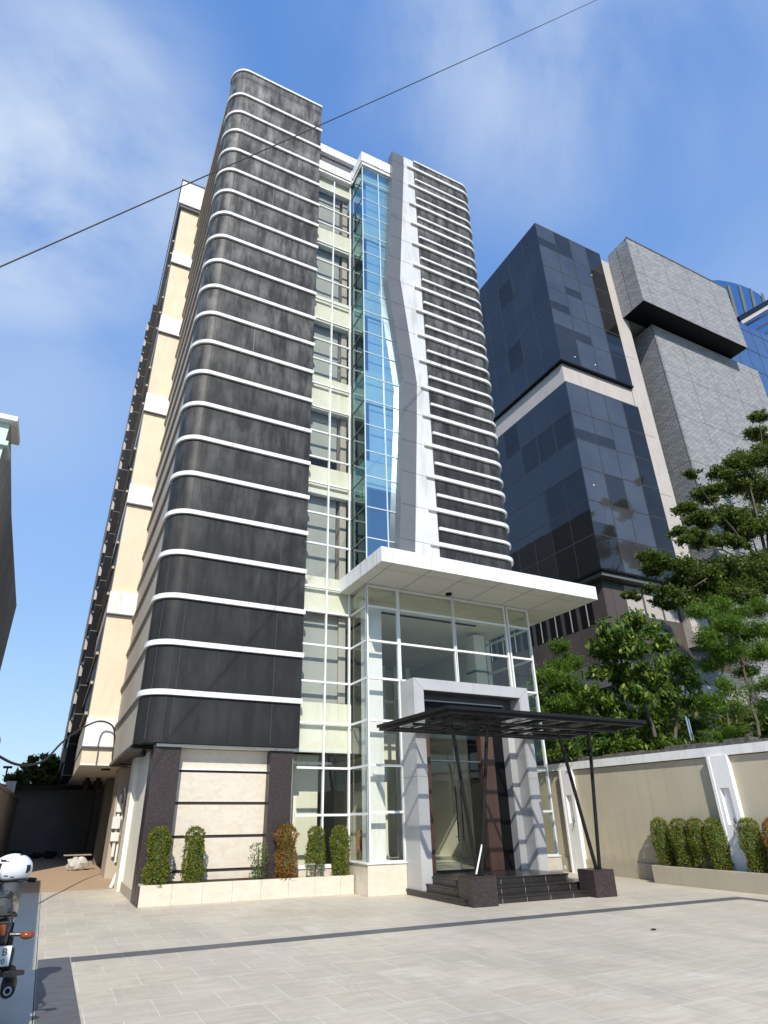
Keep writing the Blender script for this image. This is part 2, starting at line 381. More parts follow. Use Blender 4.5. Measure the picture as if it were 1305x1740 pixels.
# banks of thin cloud: direction, half width (cos), strength
for (x, y, rad, s) in ((140, 235, .20, 1.0), (30, 330, .22, 1.0), (240, 310, .17, .8), (940, 90, .22, .75), (810, 40, .2, .6), (960, 230, .12, .4), (1180, 130, .25, .3), (40, 640, .25, .35), (60, 620, .3, .30), (1290, 560, .3, .25)):
    d = dirpx(x, y); dp = wn('VectorMath', operation='DISTANCE'); nt.links.new(tc.outputs['Generated'], dp.inputs[0]); dp.inputs[1].default_value = d
    mr = wn('MapRange'); mr.interpolation_type = 'SMOOTHSTEP'; mr.inputs['From Min'].default_value = rad*1.35; mr.inputs['From Max'].default_value = 0
    mr.inputs['To Max'].default_value = s; nt.links.new(dp.outputs['Value'], mr.inputs['Value'])
    acc = mr.outputs[0] if acc is None else wm('MAXIMUM', acc, mr.outputs[0])
rp = wn('MapRange'); rp.interpolation_type = 'SMOOTHSTEP'; rp.inputs['From Min'].default_value = .24; rp.inputs['From Max'].default_value = .58; nt.links.new(nz.outputs['Fac'], rp.inputs['Value'])
cl = wm('MULTIPLY', acc, rp.outputs[0])
# thin overall veil towards the horizon
sx = wn('SeparateXYZ'); nt.links.new(tc.outputs['Generated'], sx.inputs[0])
hz = wn('MapRange'); hz.inputs['From Min'].default_value = .55; hz.inputs['From Max'].default_value = -.02; hz.inputs['To Max'].default_value = .15; nt.links.new(sx.outputs['Z'], hz.inputs['Value'])
cl2 = wm('ADD', wm('MULTIPLY', cl, .88), hz.outputs[0])
gr = wn('ValToRGB'); e = gr.color_ramp.elements; e[0].position = .0; e[0].color = (.436, .66, .90, 1); e[1].position = .85; e[1].color = (.130, .305, .735, 1)
e = e.new(.4); e.color = (.215, .44, .88, 1); nt.links.new(sx.outputs['Z'], gr.inputs[0])
gs = wn('VectorMath', operation='SCALE'); gs.inputs['Scale'].default_value = 5.6; nt.links.new(gr.outputs[0], gs.inputs[0])
m0 = wn('MixRGB'); m0.inputs[0].default_value = .78; nt.links.new(hs.outputs[0], m0.inputs[1]); nt.links.new(gs.outputs[0], m0.inputs[2])
mx = wn('MixRGB'); nt.links.new(cl2, mx.inputs[0]); nt.links.new(m0.outputs[0], mx.inputs[1]); mx.inputs[2].default_value = (4.1, 4.6, 5.2, 1)
nt.links.new(mx.outputs[0], bg.inputs[0]); nt.links.new(bg.outputs[0], wo.inputs[0])
sl = bpy.data.lights.new('sun', 'SUN'); so = bpy.data.objects.new('sun', sl); col.objects.link(so)
sl.energy = 4.0; sl.angle = R(.53); sl.color = (1, .945, .85); so.location = (-20, -50, 60)
so.rotation_euler = sd.to_track_quat('-Z', 'Y').to_euler()

# ------------------------------------------------------------------ ground
B(-400, 400, -400, 900, -.3, -.012, 'asphalt').build('ground', kind='structure')
B(.21, 14.53, -3, 17.86, -.01, 0, 'pave').build('paved_forecourt', kind='structure')
B(-1.3, .20, -3, 17.86, -.011, 0, 'concrete').build('side_path', kind='structure')
B(-1.3, 2.6, 17.87, 60, -.011, .0, 'brown').build('brick_passage_floor', kind='structure')
g = MB()
def tiles(x0, x1, y0, y1, nx, ny, z=.004):
    for i in range(nx):
        for j in range(ny):
            a = x0+(x1-x0)*i/nx; b = x0+(x1-x0)*(i+1)/nx; c = y0+(y1-y0)*j/ny; d = y0+(y1-y0)*(j+1)/ny
            g.box(a+.003, b-.003, c+.003, d-.003, -.006, z, 'dtile')
tiles(.215, .575, -2.0, 9.65, 1, 20); tiles(.58, 13.12, 9.32, 9.62, 21, 1); tiles(12.86, 13.12, -2.0, 9.315, 1, 19)
g.build('dark_tile_border', kind='structure')

# ------------------------------------------------------------------ main office building
OB = empty('office_building', (6, 17, 0), 'tall office building with two dark ribbed towers, blue glass bay and white trim', 'building')
C = [(3.03, 4.16), (6.6, 7.55), (10.2, 11.1), (13.24, 14.5), (16.88, 18.06), (20.65, 21.57), (23.8, 24.42)]
# left tower cladding, plan outline with a rounded corner
def arc(cx, cy, r, a0, a1, n=12): return [(cx+r*math.cos(R(a0+(a1-a0)*i/n)), cy+r*math.sin(R(a0+(a1-a0)*i/n))) for i in range(n+1)]
LX, RX, FY, RR = 1.45, 5.14, 14.25, .58
outl = [(RX, FY)]+arc(LX+RR, FY+RR, RR, 270, 180)+[(LX, 15.0), (RX, 15.0)]
tw = MB().prism(outl[::-1], 3.04, 28.52, 'black')
def vjoint(mb, x, y, z0, z1, mat='joint', wd=.014): mb.box(x-wd/2, x+wd/2, y-.003, y+.02, z0, z1, mat)
zb = [4.174+1.1402*i for i in range(21)]
for x in (2.13, 4.42): vjoint(tw, x, FY, 3.1, 28.5)
for a in (262, 226):
    x = LX+RR+(RR+.002)*math.cos(R(a)); y = FY+RR+(RR+.002)*math.sin(R(a)); tw.bar((x, y, 3.1), (x, y, 28.4), .012, 'joint')
for x in (3.1, ):
    for k in (9, 15): vjoint(tw, x+.12*k % .5, FY, zb[k]+.01, zb[k+1]-.14, 'jointl')
tw.box(LX+.3, RX, FY-.003, FY, 28.05, 28.065, 'joint')
cl_ = tw.build('dark_cladding', OB, smooth=True)
def band(z0, z1, out, yb, x0, x1, rr, left):
    # rounded trim following the tower; inner outline hidden in the wall
    if left:
        o = [(x1+.05, yb-out)]+arc(x0+rr, yb+rr, rr+out, 270, 180)+[(x0-out, 15.0), (x0+.05, 15.0), (x0+.05, yb+rr), (x0+rr, yb+.05), (x1+.05, yb+.05)]
    else:
        o = [(x0, yb+.05), (x0, yb-out)]+arc(x1-rr, yb+rr, rr+out, 270, 360)+[(x1+out, 15.0), (x1-.05, 15.0), (x1-.05, yb+rr), (x1-rr, yb+.05)]
    mb = MB(); n = len(o)
    mb.poly([(x, y, z0) for x, y in o]+[(x, y, z1) for x, y in o], [(i, (i+1) % n, n+(i+1) % n, n+i) for i in range(n)], 'trim')
    # caps as quads strips so the concave outline stays clean
    ni = 4 if left else 4
    if left:
        outer = o[:-4]; inner = [(x1+.05, yb+.05)]+[(x0+rr+(rr-.05)*math.cos(R(a)), yb+rr+(rr-.05)*math.sin(R(a))) for a in np.linspace(270, 180, 13)]+[(x0+.05, 15.0)]
    else:
        outer = o[1:-3]; inner = [(x0, yb+.05)]+[(x1-rr+(rr-.05)*math.cos(R(a)), yb+rr+(rr-.05)*math.sin(R(a))) for a in np.linspace(270, 360, 13)]+[(x1-.05, 15.0)]
    k = min(len(outer), len(inner))
    mb = MB()
    pts = [(x, y, z) for z in (z0, z1) for ring in (outer[:k], inner[:k]) for x, y in ring]
    fs = []
    for i in range(k-1):
        fs += [(i, i+1, k+i+1, k+i), (2*k+i, 3*k+i, 3*k+i+1, 2*k+i+1), (i, 2*k+i, 2*k+i+1, i+1)]
    fs += [(0, k, 3*k, 2*k), (k-1, 3*k-1, 4*k-1, 2*k-1)]
    mb.poly(pts, fs, 'trim'); return mb
for z in zb: band(z-.12, z, .06, FY, LX, RX-.02, RR, True).build('trim_band', OB, smooth=True)
band(28.50, 28.60, .05, FY, LX, RX-.05, RR, True).build('parapet_trim', OB, smooth=True)
B(LX+.02, RX-.02, 15.0, 20.7, 3.04, 28.5, 'tan').build('side_wall', OB)  # beige wall given a darker tan: its side shade is in the colour
B(LX-.02, LX+.5, 14.98, 20.7, 2.96, 3.04, 'steel').build('soffit_edge', OB)
B(LX+.45, 5.12, 14.4, 20.7, 2.97, 3.03, 'white').build('soffit', OB)
s_ = MB()
for z in zb: s_.box(LX-.045, LX+.02, 15.0, 20.9, z-.10, z-.02, 'tan')
s_.build('side_ribs', OB)
# lower wall: granite piers and marble courses
for x0, x1 in ((1.86, 2.44), (4.50, 5.04)):
    p = MB().box(x0, x1, 14.4, 14.95, 0, 2.965, 'granite')
    for z in (.95, 1.62, 2.3): p.box(x0-.001, x1+.001, 14.398, 14.42, z, z+.006, 'joint')
    p.build('granite_pier', OB)
wl = MB()
zz = [.30, .50, 1.15, 1.81, 2.47, 2.96]
for a, b in zip(zz[:-1], zz[1:]):
    wl.box(2.44, 4.50, 14.66, 14.95, a+.06, b, 'marble')
    if a > .4: wl.box(2.44, 4.50, 14.69, 14.95, a, a+.055, 'granite')
wl.box(2.44, 4.5, 14.63, 14.7, 2.52, 2.555, 'white')
wl.build('marble_wall', OB)
pw = MB().box(1.90, 2.4, 14.95, 17.86, 0, 2.965, 'cream').box(1.87, 2.4, 14.96, 17.84, 0, .2, 'tan')
pw.box(1.80, 2.4, 17.2, 17.9, .0, 2.965, 'cream').box(2.25, 2.6, 17.9, 21.0, 0, 2.965, 'wallbeige')
pw.box(1.80, 2.6, 21.0, 22.4, 0, 2.965, 'tan').box(2.3, 2.6, 22.4, 50, 0, 2.965, 'greywall').box(1.9, 2.6, 27, 28, 0, 2.965, 'greywall').box(1.9, 2.6, 33, 34, 0, 2.965, 'greywall')
pw.box(2.235, 2.25, 19.6, 19.64, 0, 2.965, 'joint')
pw.build('passage_wall', OB)
# rear block seen on the left
XB, YB = .62, 20.76
B(XB, 12.4, YB, 60, 3.05, 28.6, 'beige').build('rear_block', OB)
wb = [(3.52, 4.34), (7.68, 8.43), (11.8, 12.56), (15.86, 16.7), (19.94, 20.8), (24.0, 24.67)]
for a, b in wb:
    q = MB().box(XB-.03, 1.6, YB-.10, YB+.02, a, b, 'white').box(XB-.025, XB+.02, YB+.02, 27.2, a, b, 'core').box(XB-.03, 1.5, YB-.105, YB+.01, a-.04, a-.002, 'strip')  # side return greyer than the white front, its shade put into the colour
    q.build('storey_band', OB)
B(XB-.16, 5, YB-.22, 60, 27.75, 29.3, 'white').box(XB-.20, 5, YB-.26, 60, 29.3, 29.36, 'strip').box(XB-.1, 5, YB-.15, 60, 27.6, 27.748, 'strip').build('crown', OB)
sw = MB()
for (a, b), (c, d) in zip(wb, wb[1:]+[(27.6, 28)]):
    sw.box(XB-.012, XB+.02, YB+.05, 27.2, b, c-.0, 'greywall')  # shade of the side face put in as a grey sheet over the beige
    for k in range(3):
        z = b+.25+(c-b-.4)*k/3; sw.box(XB-.10, XB+.0, YB+1.1, 27.2, z, z+.09, 'tan'); sw.box(XB-.03, XB+.0, YB+1.2, 27.2, z+.09, z+(c-b)/3-.12, 'dark')
sw.build('side_window_strip', OB)
by = MB().box(.27, XB+.1, 27.25, 58, 3.05, 27.5, 'dark')
z = 3.05
while z < 27:
    by.box(.262, XB, 27.235, 27.26, z, z+.02, 'jointl'); z += 1.14
bay = by.build('dark_window_bay', OB)
sb = MB(); z = 3.6
while z < 26.6:
    sb.box(.16, .275, 28.2, 58, z, z+.45, 'core').box(.20, .275, 28.0, 58, z+.45, z+.55, 'strip'); z += 1.14
sb.build('bay_ledge', bay)
sofm = B(XB, 2.6, YB, 58, 2.99, 3.048, 'white'); sofm.build('rear_soffit', OB)

# ---- curtain walls
def window(x0, x1, y, z0, z1, vs, hs, glass, wd=.05, dp=.05, vdark=False, off=0):
    p = MB().box(x0, x1, y+.012, y+.022, z0, z1, glass)
    o = p.build('window', OB)
    f = MB()
    for h in hs: f.box(x0, x1, y-dp, y+.011, h-wd/2, h+wd/2, 'mull')
    for v in vs: f.box(v-wd*.4, v+wd*.4, y-dp+.004, y+.03, z0, z1, 'mull')
    f.build('window_frame', o); return o
zh = [4.655, 5.60, 6.51, 7.2, 8.49, 9.45, 10.46, 11.33, 12.27, 13.19, 14.11, 15.11, 15.96, 16.88, 17.8, 18.8, 19.7, 20.64, 21.67, 22.58, 23.64, 24.4]
stor = [(.53, 3.03)]+[(C[i][0], C[i+1][0]) for i in range(6)]+[(C[6][0], 24.42)]
lowh = [.55, 1.585, 2.61, 3.645]
for (a, b) in stor:
    hs_ = [h for h in lowh+zh if a <= h < b]
    window(5.14, 6.53, 14.38, a, b, [5.82, 6.50], hs_, 'gclear')
for a, b in C: 
    sp = B(5.10, 6.60, 14.46, 14.52, a, b, 'cream').box(5.10, 6.6, 14.44, 14.6, a-.06, a, 'white')
    sp.build('spandrel_panel', OB)
# bay side (faces left) and blue front, one window per storey above the canopy
X0 = 6.57
up = [(7.5, 10.2)]+[(C[i][0], C[i+1][0]) for i in range(2, 6)]+[(C[6][0], 24.45)]
for a, b in up:
    p = MB().box(X0, X0+.01, 13.41, 14.36, a, b, 'gside'); o = p.build('side_window', OB); f = MB()
    for h in [h for h in zh if a <= h < b]: f.box(X0-.02, X0-.001, 13.4, 14.36, h-.02, h+.02, 'mulld')
    f.box(X0-.018, X0-.001, 14.32, 14.36, a, b, 'mulld')
    f.build('window_frame', o)
    p = MB().box(X0, 8.5, 13.40, 13.41, a, b, 'gblue'); o = p.build('bay_window', OB); f = MB()
    for h in [h for h in zh if a <= h < b]: f.box(X0-.02, 8.45, 13.375, 13.399, h-.014, h+.014, 'mullb')
    f.box(7.245, 7.275, 13.38, 13.398, a, b, 'mullb'); f.box(X0-.015, X0+.015, 13.37, 13.398, a, b, 'mullb'); f.build('window_frame', o)
for a, b in C[2:]: B(X0+.06, 8.4, 13.55, 13.6, a, b, 'cream').build('spandrel_panel', OB)
for a, b in C[2:]: B(X0+.05, X0+.055, 13.6, 14.35, a, b, 'cream').build('spandrel_panel', OB)
# glazed lobby box under the canopy
def cellwin(x0, x1, z0, z1):
    p = MB().box(x0, x1, 13.40, 13.412, z0, z1, 'gclear'); o = p.build('lobby_window', OB)
    f = MB()
    for v in (x0, x1): f.box(v-.022, v+.022, 13.365, 13.45, z0, z1, 'mull')
    hh = [h for h in (.634, 1.635, 2.635, 3.645, 4.655, 5.60, 6.51, 7.07) if z0-.01 <= h <= z1+.01]
    for h in hh: f.box(x0+.02, x1-.02, 13.35, 13.43, h-.026, h+.026, 'mull')
    f.build('window_frame', o)
cellwin(X0, 7.46, .62, 4.655); cellwin(X0, 7.46, 4.67, 7.1)
cellwin(7.5, 9.22, 4.66, 7.1); cellwin(9.25, 11.02, 4.66, 7.1); cellwin(11.12, 11.88, 4.66, 7.1); cellwin(11.0, 11.88, .62, 4.645)
p = MB().box(X0-.012, X0, 13.44, 14.34, .62, 7.1, 'gclear'); o = p.build('side_window', OB); f = MB()
for h in (1.6, 2.62, 3.645, 4.655, 5.60, 6.51): f.box(X0-.035, X0-.013, 13.40, 14.34, h-.026, h+.026, 'mull')
f.box(X0-.03, X0+.015, 13.37, 13.39, .62, 7.1, 'mulld'); f.build('window_frame', o)
p = MB().box(11.88, 11.89, 13.44, 15.5, .62, 7.1, 'gclear'); o = p.build('side_window', OB); f = MB()
for h in (1.6, 2.62, 3.645, 4.655, 5.60, 6.51): f.box(11.85, 11.91, 13.43, 15.5, h-.026, h+.026, 'mull')
for y in (15.5,): f.box(11.85, 11.91, y-.03, y+.03, .62, 7.1, 'mull')
f.build('window_frame', o)
# stone bases
B(6.49, 7.455, 13.33, 14.36, 0, .60, 'marble').box(6.46, 7.457, 13.30, 14.37, .60, .63, 'white').build('stone_base', OB, bevel=.006)
B(10.97, 11.93, 13.33, 15.6, 0, .60, 'marble').box(10.95, 11.95, 13.30, 15.6, .60, .63, 'white').build('stone_base', OB, bevel=.006)
B(5.1, 6.46, 14.30, 14.5, 0, .50, 'marble').box(5.1, 6.455, 14.27, 14.5, .50, .53, 'white').build('stone_base', OB, bevel=.006)
# lobby interior
it = MB().box(5.2, 12.0, 20.6, 20.7, 0, 24, 'inner').box(2.5, 12.2, 14.95, 20.6, .3, .38, 'floor')
it.box(7.2, 12.2, 13.5, 15.0, .3, .38, 'floor')
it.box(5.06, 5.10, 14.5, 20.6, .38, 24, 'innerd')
it.box(12.0, 12.1, 15.6, 20.6, 0, 7.2, 'inner')
it.box(6.75, 7.15, 13.72, 14.15, .38, 6.6, 'whitewall')            # column behind the corner glass
it.box(10.9, 11.3, 14.8, 15.2, .38, 6.6, 'inner').box(10.85, 11.35, 14.75, 15.25, 5.45, 5.5, 'mulld')
it.box(6.6, 12.0, 14.1, 20.6, 6.7, 7.05, 'inner').box(6.6, 11.86, 13.5, 14.1, 6.95, 7.09, 'inner')
it.box(7.3, 10.6, 14.2, 14.26, 6.66, 6.699, 'dark').box(7.3, 7.36, 14.26, 18, 6.66, 6.699, 'dark')
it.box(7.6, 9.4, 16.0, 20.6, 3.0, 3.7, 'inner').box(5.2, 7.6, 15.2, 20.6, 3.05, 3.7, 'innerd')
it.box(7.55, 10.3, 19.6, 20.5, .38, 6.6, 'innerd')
for k in range(4): it.box(9.3+k*.5, 9.45+k*.5, 18.9, 19.0, .38, 6.4, 'mull')
it.box(9.2, 11.2, 18.88, 18.9, 3.9, 4.1, 'mull').box(9.2, 11.2, 18.88, 18.9, 5.1, 5.2, 'mull')
it.box(5.3, 6.1, 15.4, 15.8, .38, 3.0, 'inner').box(7.7, 8.3, 15.8, 18.0, .38, 2.4, 'cream')
it.box(5.2, 6.3, 15.0, 15.15, 2.74, 2.80, 'whitewall')
it.build('lobby_interior', OB)
# upper rooms: slabs, blinds, end columns
for i, (a, b) in enumerate(C[1:-1]):
    hi = C[i+2][0]
    rm = MB().box(5.12, 8.6, 14.62, 20.5, a+.2, b-.05, 'inner').box(5.16, 6.2, 14.70, 14.73, b+(0.0 if i != 1 else .5), hi-.02, 'blind').box(6.30, 6.5, 14.62, 14.9, b, hi, 'core')
    rm.box(6.2, 6.3, 15.3, 15.4, b, hi, 'innerd').box(X0+.25, 8.3, 13.60, 13.62, b, hi-.02, 'backing')  # pale sheet added behind the bay glass to brighten its blue
    rm.build('office_room', OB)
B(5.16, 6.3, 14.70, 14.73, 4.2, 6.55, 'blind').box(6.3, 6.5, 14.62, 14.9, 4.2, 6.5, 'core').build('office_room', OB)
B(X0+.25, 8.3, 13.60, 13.62, 7.5, 10.2, 'backing').build('office_room', OB)  # added bay backing for the lowest storey
B(5.16, 11.5, 15.5, 20.6, 24.45, 24.6, 'white').build('roof_slab', OB)
# roof fascia left of the bay and over the bay
fa = MB().box(5.10, 6.50, 14.18, 14.5, 24.52, 24.98, 'white').box(5.10, 6.5, 14.22, 14.5, 24.40, 24.50, 'white')
fa.box(5.10, 6.9, 14.45, 14.6, 24.98, 25.80, 'strip').box(5.10, 6.9, 14.30, 14.7, 25.80, 26.25, 'white').box(5.0, 6.9, 14.6, 18, 24.98, 26.1, 'white')
for x in (5.77,): fa.box(x, x+.012, 14.176, 14.2, 24.52, 24.98, 'jointl').box(x, x+.012, 14.296, 14.31, 25.8, 26.25, 'jointl').box(x, x+.015, 14.445, 14.46, 24.98, 25.8, 'joint')
fa.build('roof_fascia', OB)
fb = MB().box(6.50, 8.0, 13.28, 14.18, 24.62, 25.16, 'white').box(6.53, 8.0, 13.31, 14.18, 24.45, 24.58, 'white').box(6.53, 8, 13.33, 14.3, 24.58, 24.62, 'joint').box(6.48, 6.56, 14.18, 15.4, 24.45, 25.16, 'white')
fb.box(7.42, 7.432, 13.276, 13.3, 24.62, 25.16, 'jointl'); fb.build('roof_fascia', OB)
B(5.1, 6.0, 16.2, 18.5, 26.1, 27.35, 'core').box(5.0, 6.1, 16.1, 18.6, 27.35, 27.5, 'steel').build('roof_tank_room', OB)
# right tower
TY, TX0, TX1 = 13.08, 8.74, 11.54
o2 = [(8.2, TY+.06), (TX0, TY+.06), (TX0, TY)]+arc(TX1-.5, TY+.5, .5, 270, 360)+[(TX1, 20.5), (8.2, 20.5)]
t2 = MB(); n2 = len(o2)
t2.prism(o2[::1], 7.3, 25.70, 'black')
for x in (9.05, 10.95): vjoint(t2, x, TY, 7.6, 25.6)
t2.build('dark_cladding', OB, smooth=True)
for k in range(16):
    z = 8.59+1.112*k; band(z-.115, z, .07, TY, 8.43, TX1, .5, False).build('trim_band', OB, smooth=True)
for k in range(15):
    z = 9.09+1.108*k; band(z-.085, z, .06, TY, 8.76, TX1, .5, False).build('trim_band', OB, smooth=True)
band(25.68, 25.76, .04, TY, 8.76, TX1, .5, False).build('parapet_trim', OB, smooth=True)
# grey leaning strip and white panel beside it
Lp = [(7.78, 25.75), (7.74, 24.3), (7.50, 20.2), (7.34, 18.4), (7.81, 14.17), (7.72, 12.4), (7.43, 8.2), (7.40, 7.4)]
Rp = [(8.30, 25.75), (8.28, 25.0), (8.05, 21.5), (7.865, 18.65), (8.306, 14.2), (8.20, 12.3), (7.93, 8.2), (7.90, 7.4)]
sg = MB()
for i in range(len(Lp)-1):
    sg.prismy([Lp[i+1], Rp[i+1], Rp[i], Lp[i]], TY, TY+.36, 'strip')
def xi(P, z):
    for (xa, za), (xb, zb_) in zip(P[:-1], P[1:]):
        if zb_ <= z <= za: return xa+(xb-xa)*(za-z)/(za-zb_)
    return P[-1][0]
wj = []
for k in range(17):
    z = 8.5+1.112*k
    if z < 25.5: sg.box(xi(Lp, z), xi(Rp, z), TY-.002, TY+.01, z, z+.014, 'joint'); wj.append(z)
sg.build('grey_strip', OB)
wp = MB()
for i in range(len(Rp)-1):
    wp.prismy([Rp[i+1], (TX0, Rp[i+1][1]), (TX0, Rp[i][1]), Rp[i]], TY+.01, TY+.3, 'silverw')
for z in wj: wp.box(xi(Rp, z), 8.43, TY+.006, TY+.02, z, z+.012, 'jointl')
wp.build('white_panel_strip', OB)
# big white canopy slab over the lobby
CN = MB(); cx0, cx1, cy0, cz0, cz1 = 6.19, 13.15, 11.79, 7.107, 7.50
CN.box(cx0, cx1, cy0, 14.36, cz0+.004, cz1, 'white').box(11.95, cx1, 14.36, 15.2, cz0+.004, cz1, 'white')
CN.box(cx0+.02, cx1-.02, cy0+.02, 14.34, cz0, cz0+.003, 'soffit')
for x in (6.51, 7.6, 8.68, 9.78, 10.87, 11.95):
    CN.box(x, x+.01, cy0-.002, cy0+.01, cz0, cz1, 'jointl').box(x, x+.014, cy0+.02, 14.34, cz0-.002, cz0+.003, 'joint')
for y in (12.05, 12.95): CN.box(cx0-.002, cx0+.01, y, y+.012, cz0, cz1, 'jointl')
for y in (12.2, 13.3): CN.box(cx0+.02, cx1-.02, y, y+.01, cz0-.0015, cz0+.003, 'jointl')
CN.build('canopy_slab', OB, bevel=0)
MB().tube([(8.95, 13.1, 7.06), (8.95, 13.1, 7.11)], .09, 'dark', 16).build('downlight', OB)
# portal
po = MB(); pf, pb = 12.70, 13.37; x0, x1, zt = 7.46, 10.95, 4.60; t_ = .27
po.prismy([(x0, 0), (x0+t_, 0), (x0+t_, zt-t_), (x0, zt)], pf, pb, 'metal').prismy([(x1-t_, 0), (x1, 0), (x1, zt), (x1-t_, zt-t_)], pf, pb, 'metal').prismy([(x0, zt), (x0+t_, zt-t_), (x1-t_, zt-t_), (x1, zt)], pf, pb, 'metal')
for z in (2.36, ): po.box(x0-.002, x0+t_, pf-.002, pb, z, z+.012, 'jointl').box(x1-t_-.002, x1, pf-.002, pb, z, z+.012, 'jointl')
po.box((x0+x1)/2, (x0+x1)/2+.01, pf-.002, pf+.02, zt-t_, zt, 'jointl')
for sx_ in (1, -1):
    a = x0 if sx_ > 0 else x1; po.bar((a+sx_*.0, pf-.001, zt), (a+sx_*t_, pf-.001, zt-t_), .01, 'jointl', .004)
po.build('entrance_portal', OB)
# stepped reveals inside the portal
rv = MB()
rv.box(x0+t_, x0+t_+.02, pf+.02, 14.2, .38, zt-t_, 'metal').box(x1-t_-.02, x1-t_, pf+.02, 14.0, .38, zt-t_, 'metal').box(x0+t_, x1-t_, pf+.02, 14.0, zt-t_-.02, zt-t_, 'metald')
rv.box(x0+t_+.02, x0+t_+.13, 13.05, 13.9, .38, 4.1, 'metald').box(x1-t_-.22, x1-t_-.02, 13.1, 13.9, .38, 4.1, 'metal').box(x0+t_+.02, x1-t_-.02, 13.10, 13.16, 4.0, zt-t_-.021, 'metald')
rv.box(7.86, 7.98, 13.25, 13.9, .38, 3.75, 'dark').box(10.12, 10.46, 13.34, 13.42, .38, 4.0, 'dark').box(7.86, 10.46, 13.35, 13.42, 3.75, 4.0, 'dark').box(7.98, 10.36, 13.085, 13.10, 3.80, 4.14, 'dark').box(7.95, 10.39, 13.08, 13.10, 4.14, 4.17, 'metal').box(9.8, 10.46, 13.5, 14.0, .38, 3.75, 'dark')
rv.build('portal_reveal', OB)
for a, b in ((7.99, 8.19), (9.72, 10.10)): B(a, b, 13.28, 13.48, .38, 3.75, 'copper').build('door_jamb', OB)
dr = B(8.19, 9.72, 13.38, 13.392, .40, 3.72, 'gclear').build('glass_door', OB)
MB().box(8.94, 8.95, 13.37, 13.40, .4, 3.72, 'mulld').box(8.19, 9.72, 13.36, 13.41, .38, .42, 'steel').box(8.19, 9.72, 13.36, 13.41, 2.75, 2.79, 'mulld').build('door_frame', dr)
for x in (8.87, 9.02): MB().tube([(x, 13.31, 1.0), (x, 13.31, 2.2)], .016, 'steel', 8).bar((x, 13.31, 1.1), (x, 13.38, 1.1), .02, 'chrome').bar((x, 13.31, 2.1), (x, 13.38, 2.1), .02, 'chrome').build('door_handle', dr)

CH = empty('wooden_chair', (7.2, 14.75, .38), 'orange-brown wooden chair just inside the lobby glass', 'chair')
B(6.98, 7.40, 14.55, 14.95, .78, .83, 'chairwood').build('seat', CH); B(6.98, 7.40, 14.93, 14.97, .83, 1.25, 'chairwood').build('backrest', CH)
for x in (6.99, 7.36):
    for y in (14.56, 14.91): B(x, x+.035, y, y+.035, .38, .78, 'chairwood').build('leg', CH)
PPt = empty('potted_plant', (7.05, 14.35, .38), 'white-green potted plant inside the lobby behind the corner glass', 'plant')
MB().tube([(7.05, 14.35, .38), (7.05, 14.35, .85)], [.12, .16], 'rubber', 14).build('pot', PPt)
# ------------------------------------------------------------------ entrance steps, steel canopy
st = MB().box(7.42, 10.95, 11.08, 13.3, 0, .095, 'stepm').box(7.40, 10.96, 11.06, 13.3, .095, .12, 'stepm')
st.box(7.56, 10.85, 11.43, 13.3, .12, .225, 'stepm').box(7.545, 10.86, 11.41, 13.3, .225, .25, 'stepm')
st.box(7.72, 10.68, 11.80, 13.3, .25, .355, 'stepm').box(7.705, 10.69, 11.78, 13.38, .355, .38, 'stepm')
k = 0
for yy, zz_, xa, xb in ((11.08, .0, 7.42, 10.95), (11.43, .125, 7.56, 10.85), (11.80, .255, 7.72, 10.68)):
    x = xa+.28+.12*k; k += 1
    while x < xb: st.box(x, x+.007, yy-.003, yy+.02, zz_, zz_+.095, 'tan'); x += .6
tag(st.build('entrance_steps', bevel=.004), 'three black granite steps leading up to the entrance door', 'steps')
CP = empty('entrance_canopy', (9.3, 11, 0), 'flat dark steel canopy on slanted posts in front of the entrance', 'canopy')
ux0, ux1, uy0, uy1, uz = 6.47, 11.55, 9.75, 12.64, 3.30
fr = MB().box(ux0, ux1, uy0, uy0+.06, uz, uz+.10, 'steel').box(ux0, ux1, uy1-.06, uy1, uz, uz+.10, 'steel').box(ux0, ux0+.06, uy0+.06, uy1-.06, uz, uz+.10, 'steel').box(ux1-.06, ux1, uy0+.06, uy1-.06, uz, uz+.10, 'steel')
fr.build('roof_frame', CP)
for i in range(1, 6):
    x = ux0+(ux1-ux0)*i/6; B(x-.013, x+.013, uy0+.06, uy1-.06, uz+.01, uz+.075, 'steel').build('rafter', CP)
for j in range(1, 4):
    y = uy0+(uy1-uy0)*j/4; B(ux0+.06, ux1-.06, y-.03, y+.03, uz-.05, uz-.002, 'steel').build('purlin', CP)
for i in range(6):
    xa = ux0-.03+(ux1-ux0+.06)*i/6; xb = ux0-.03+(ux1-ux0+.06)*(i+1)/6
    MB().box(xa+.008, xb-.008, uy0-.05, uy1, uz+.104, uz+.110, 'smoky').build('roof_sheet', CP)
pn = MB().box(ux0-.04, ux1+.04, uy0-.06, uy0-.03, uz+.06, uz+.125, 'steel').box(ux0-.06, ux0-.035, uy0-.06, uy1, uz+.06, uz+.125, 'steel').box(ux1+.035, ux1+.06, uy0-.06, uy1, uz+.06, uz+.125, 'steel')
for i in range(1, 6):
    x = ux0-.03+(ux1-ux0+.06)*i/6; pn.box(x-.012, x+.012, uy0-.03, uy1, uz+.102, uz+.125, 'steel')
pn.build('edge_trim', CP)

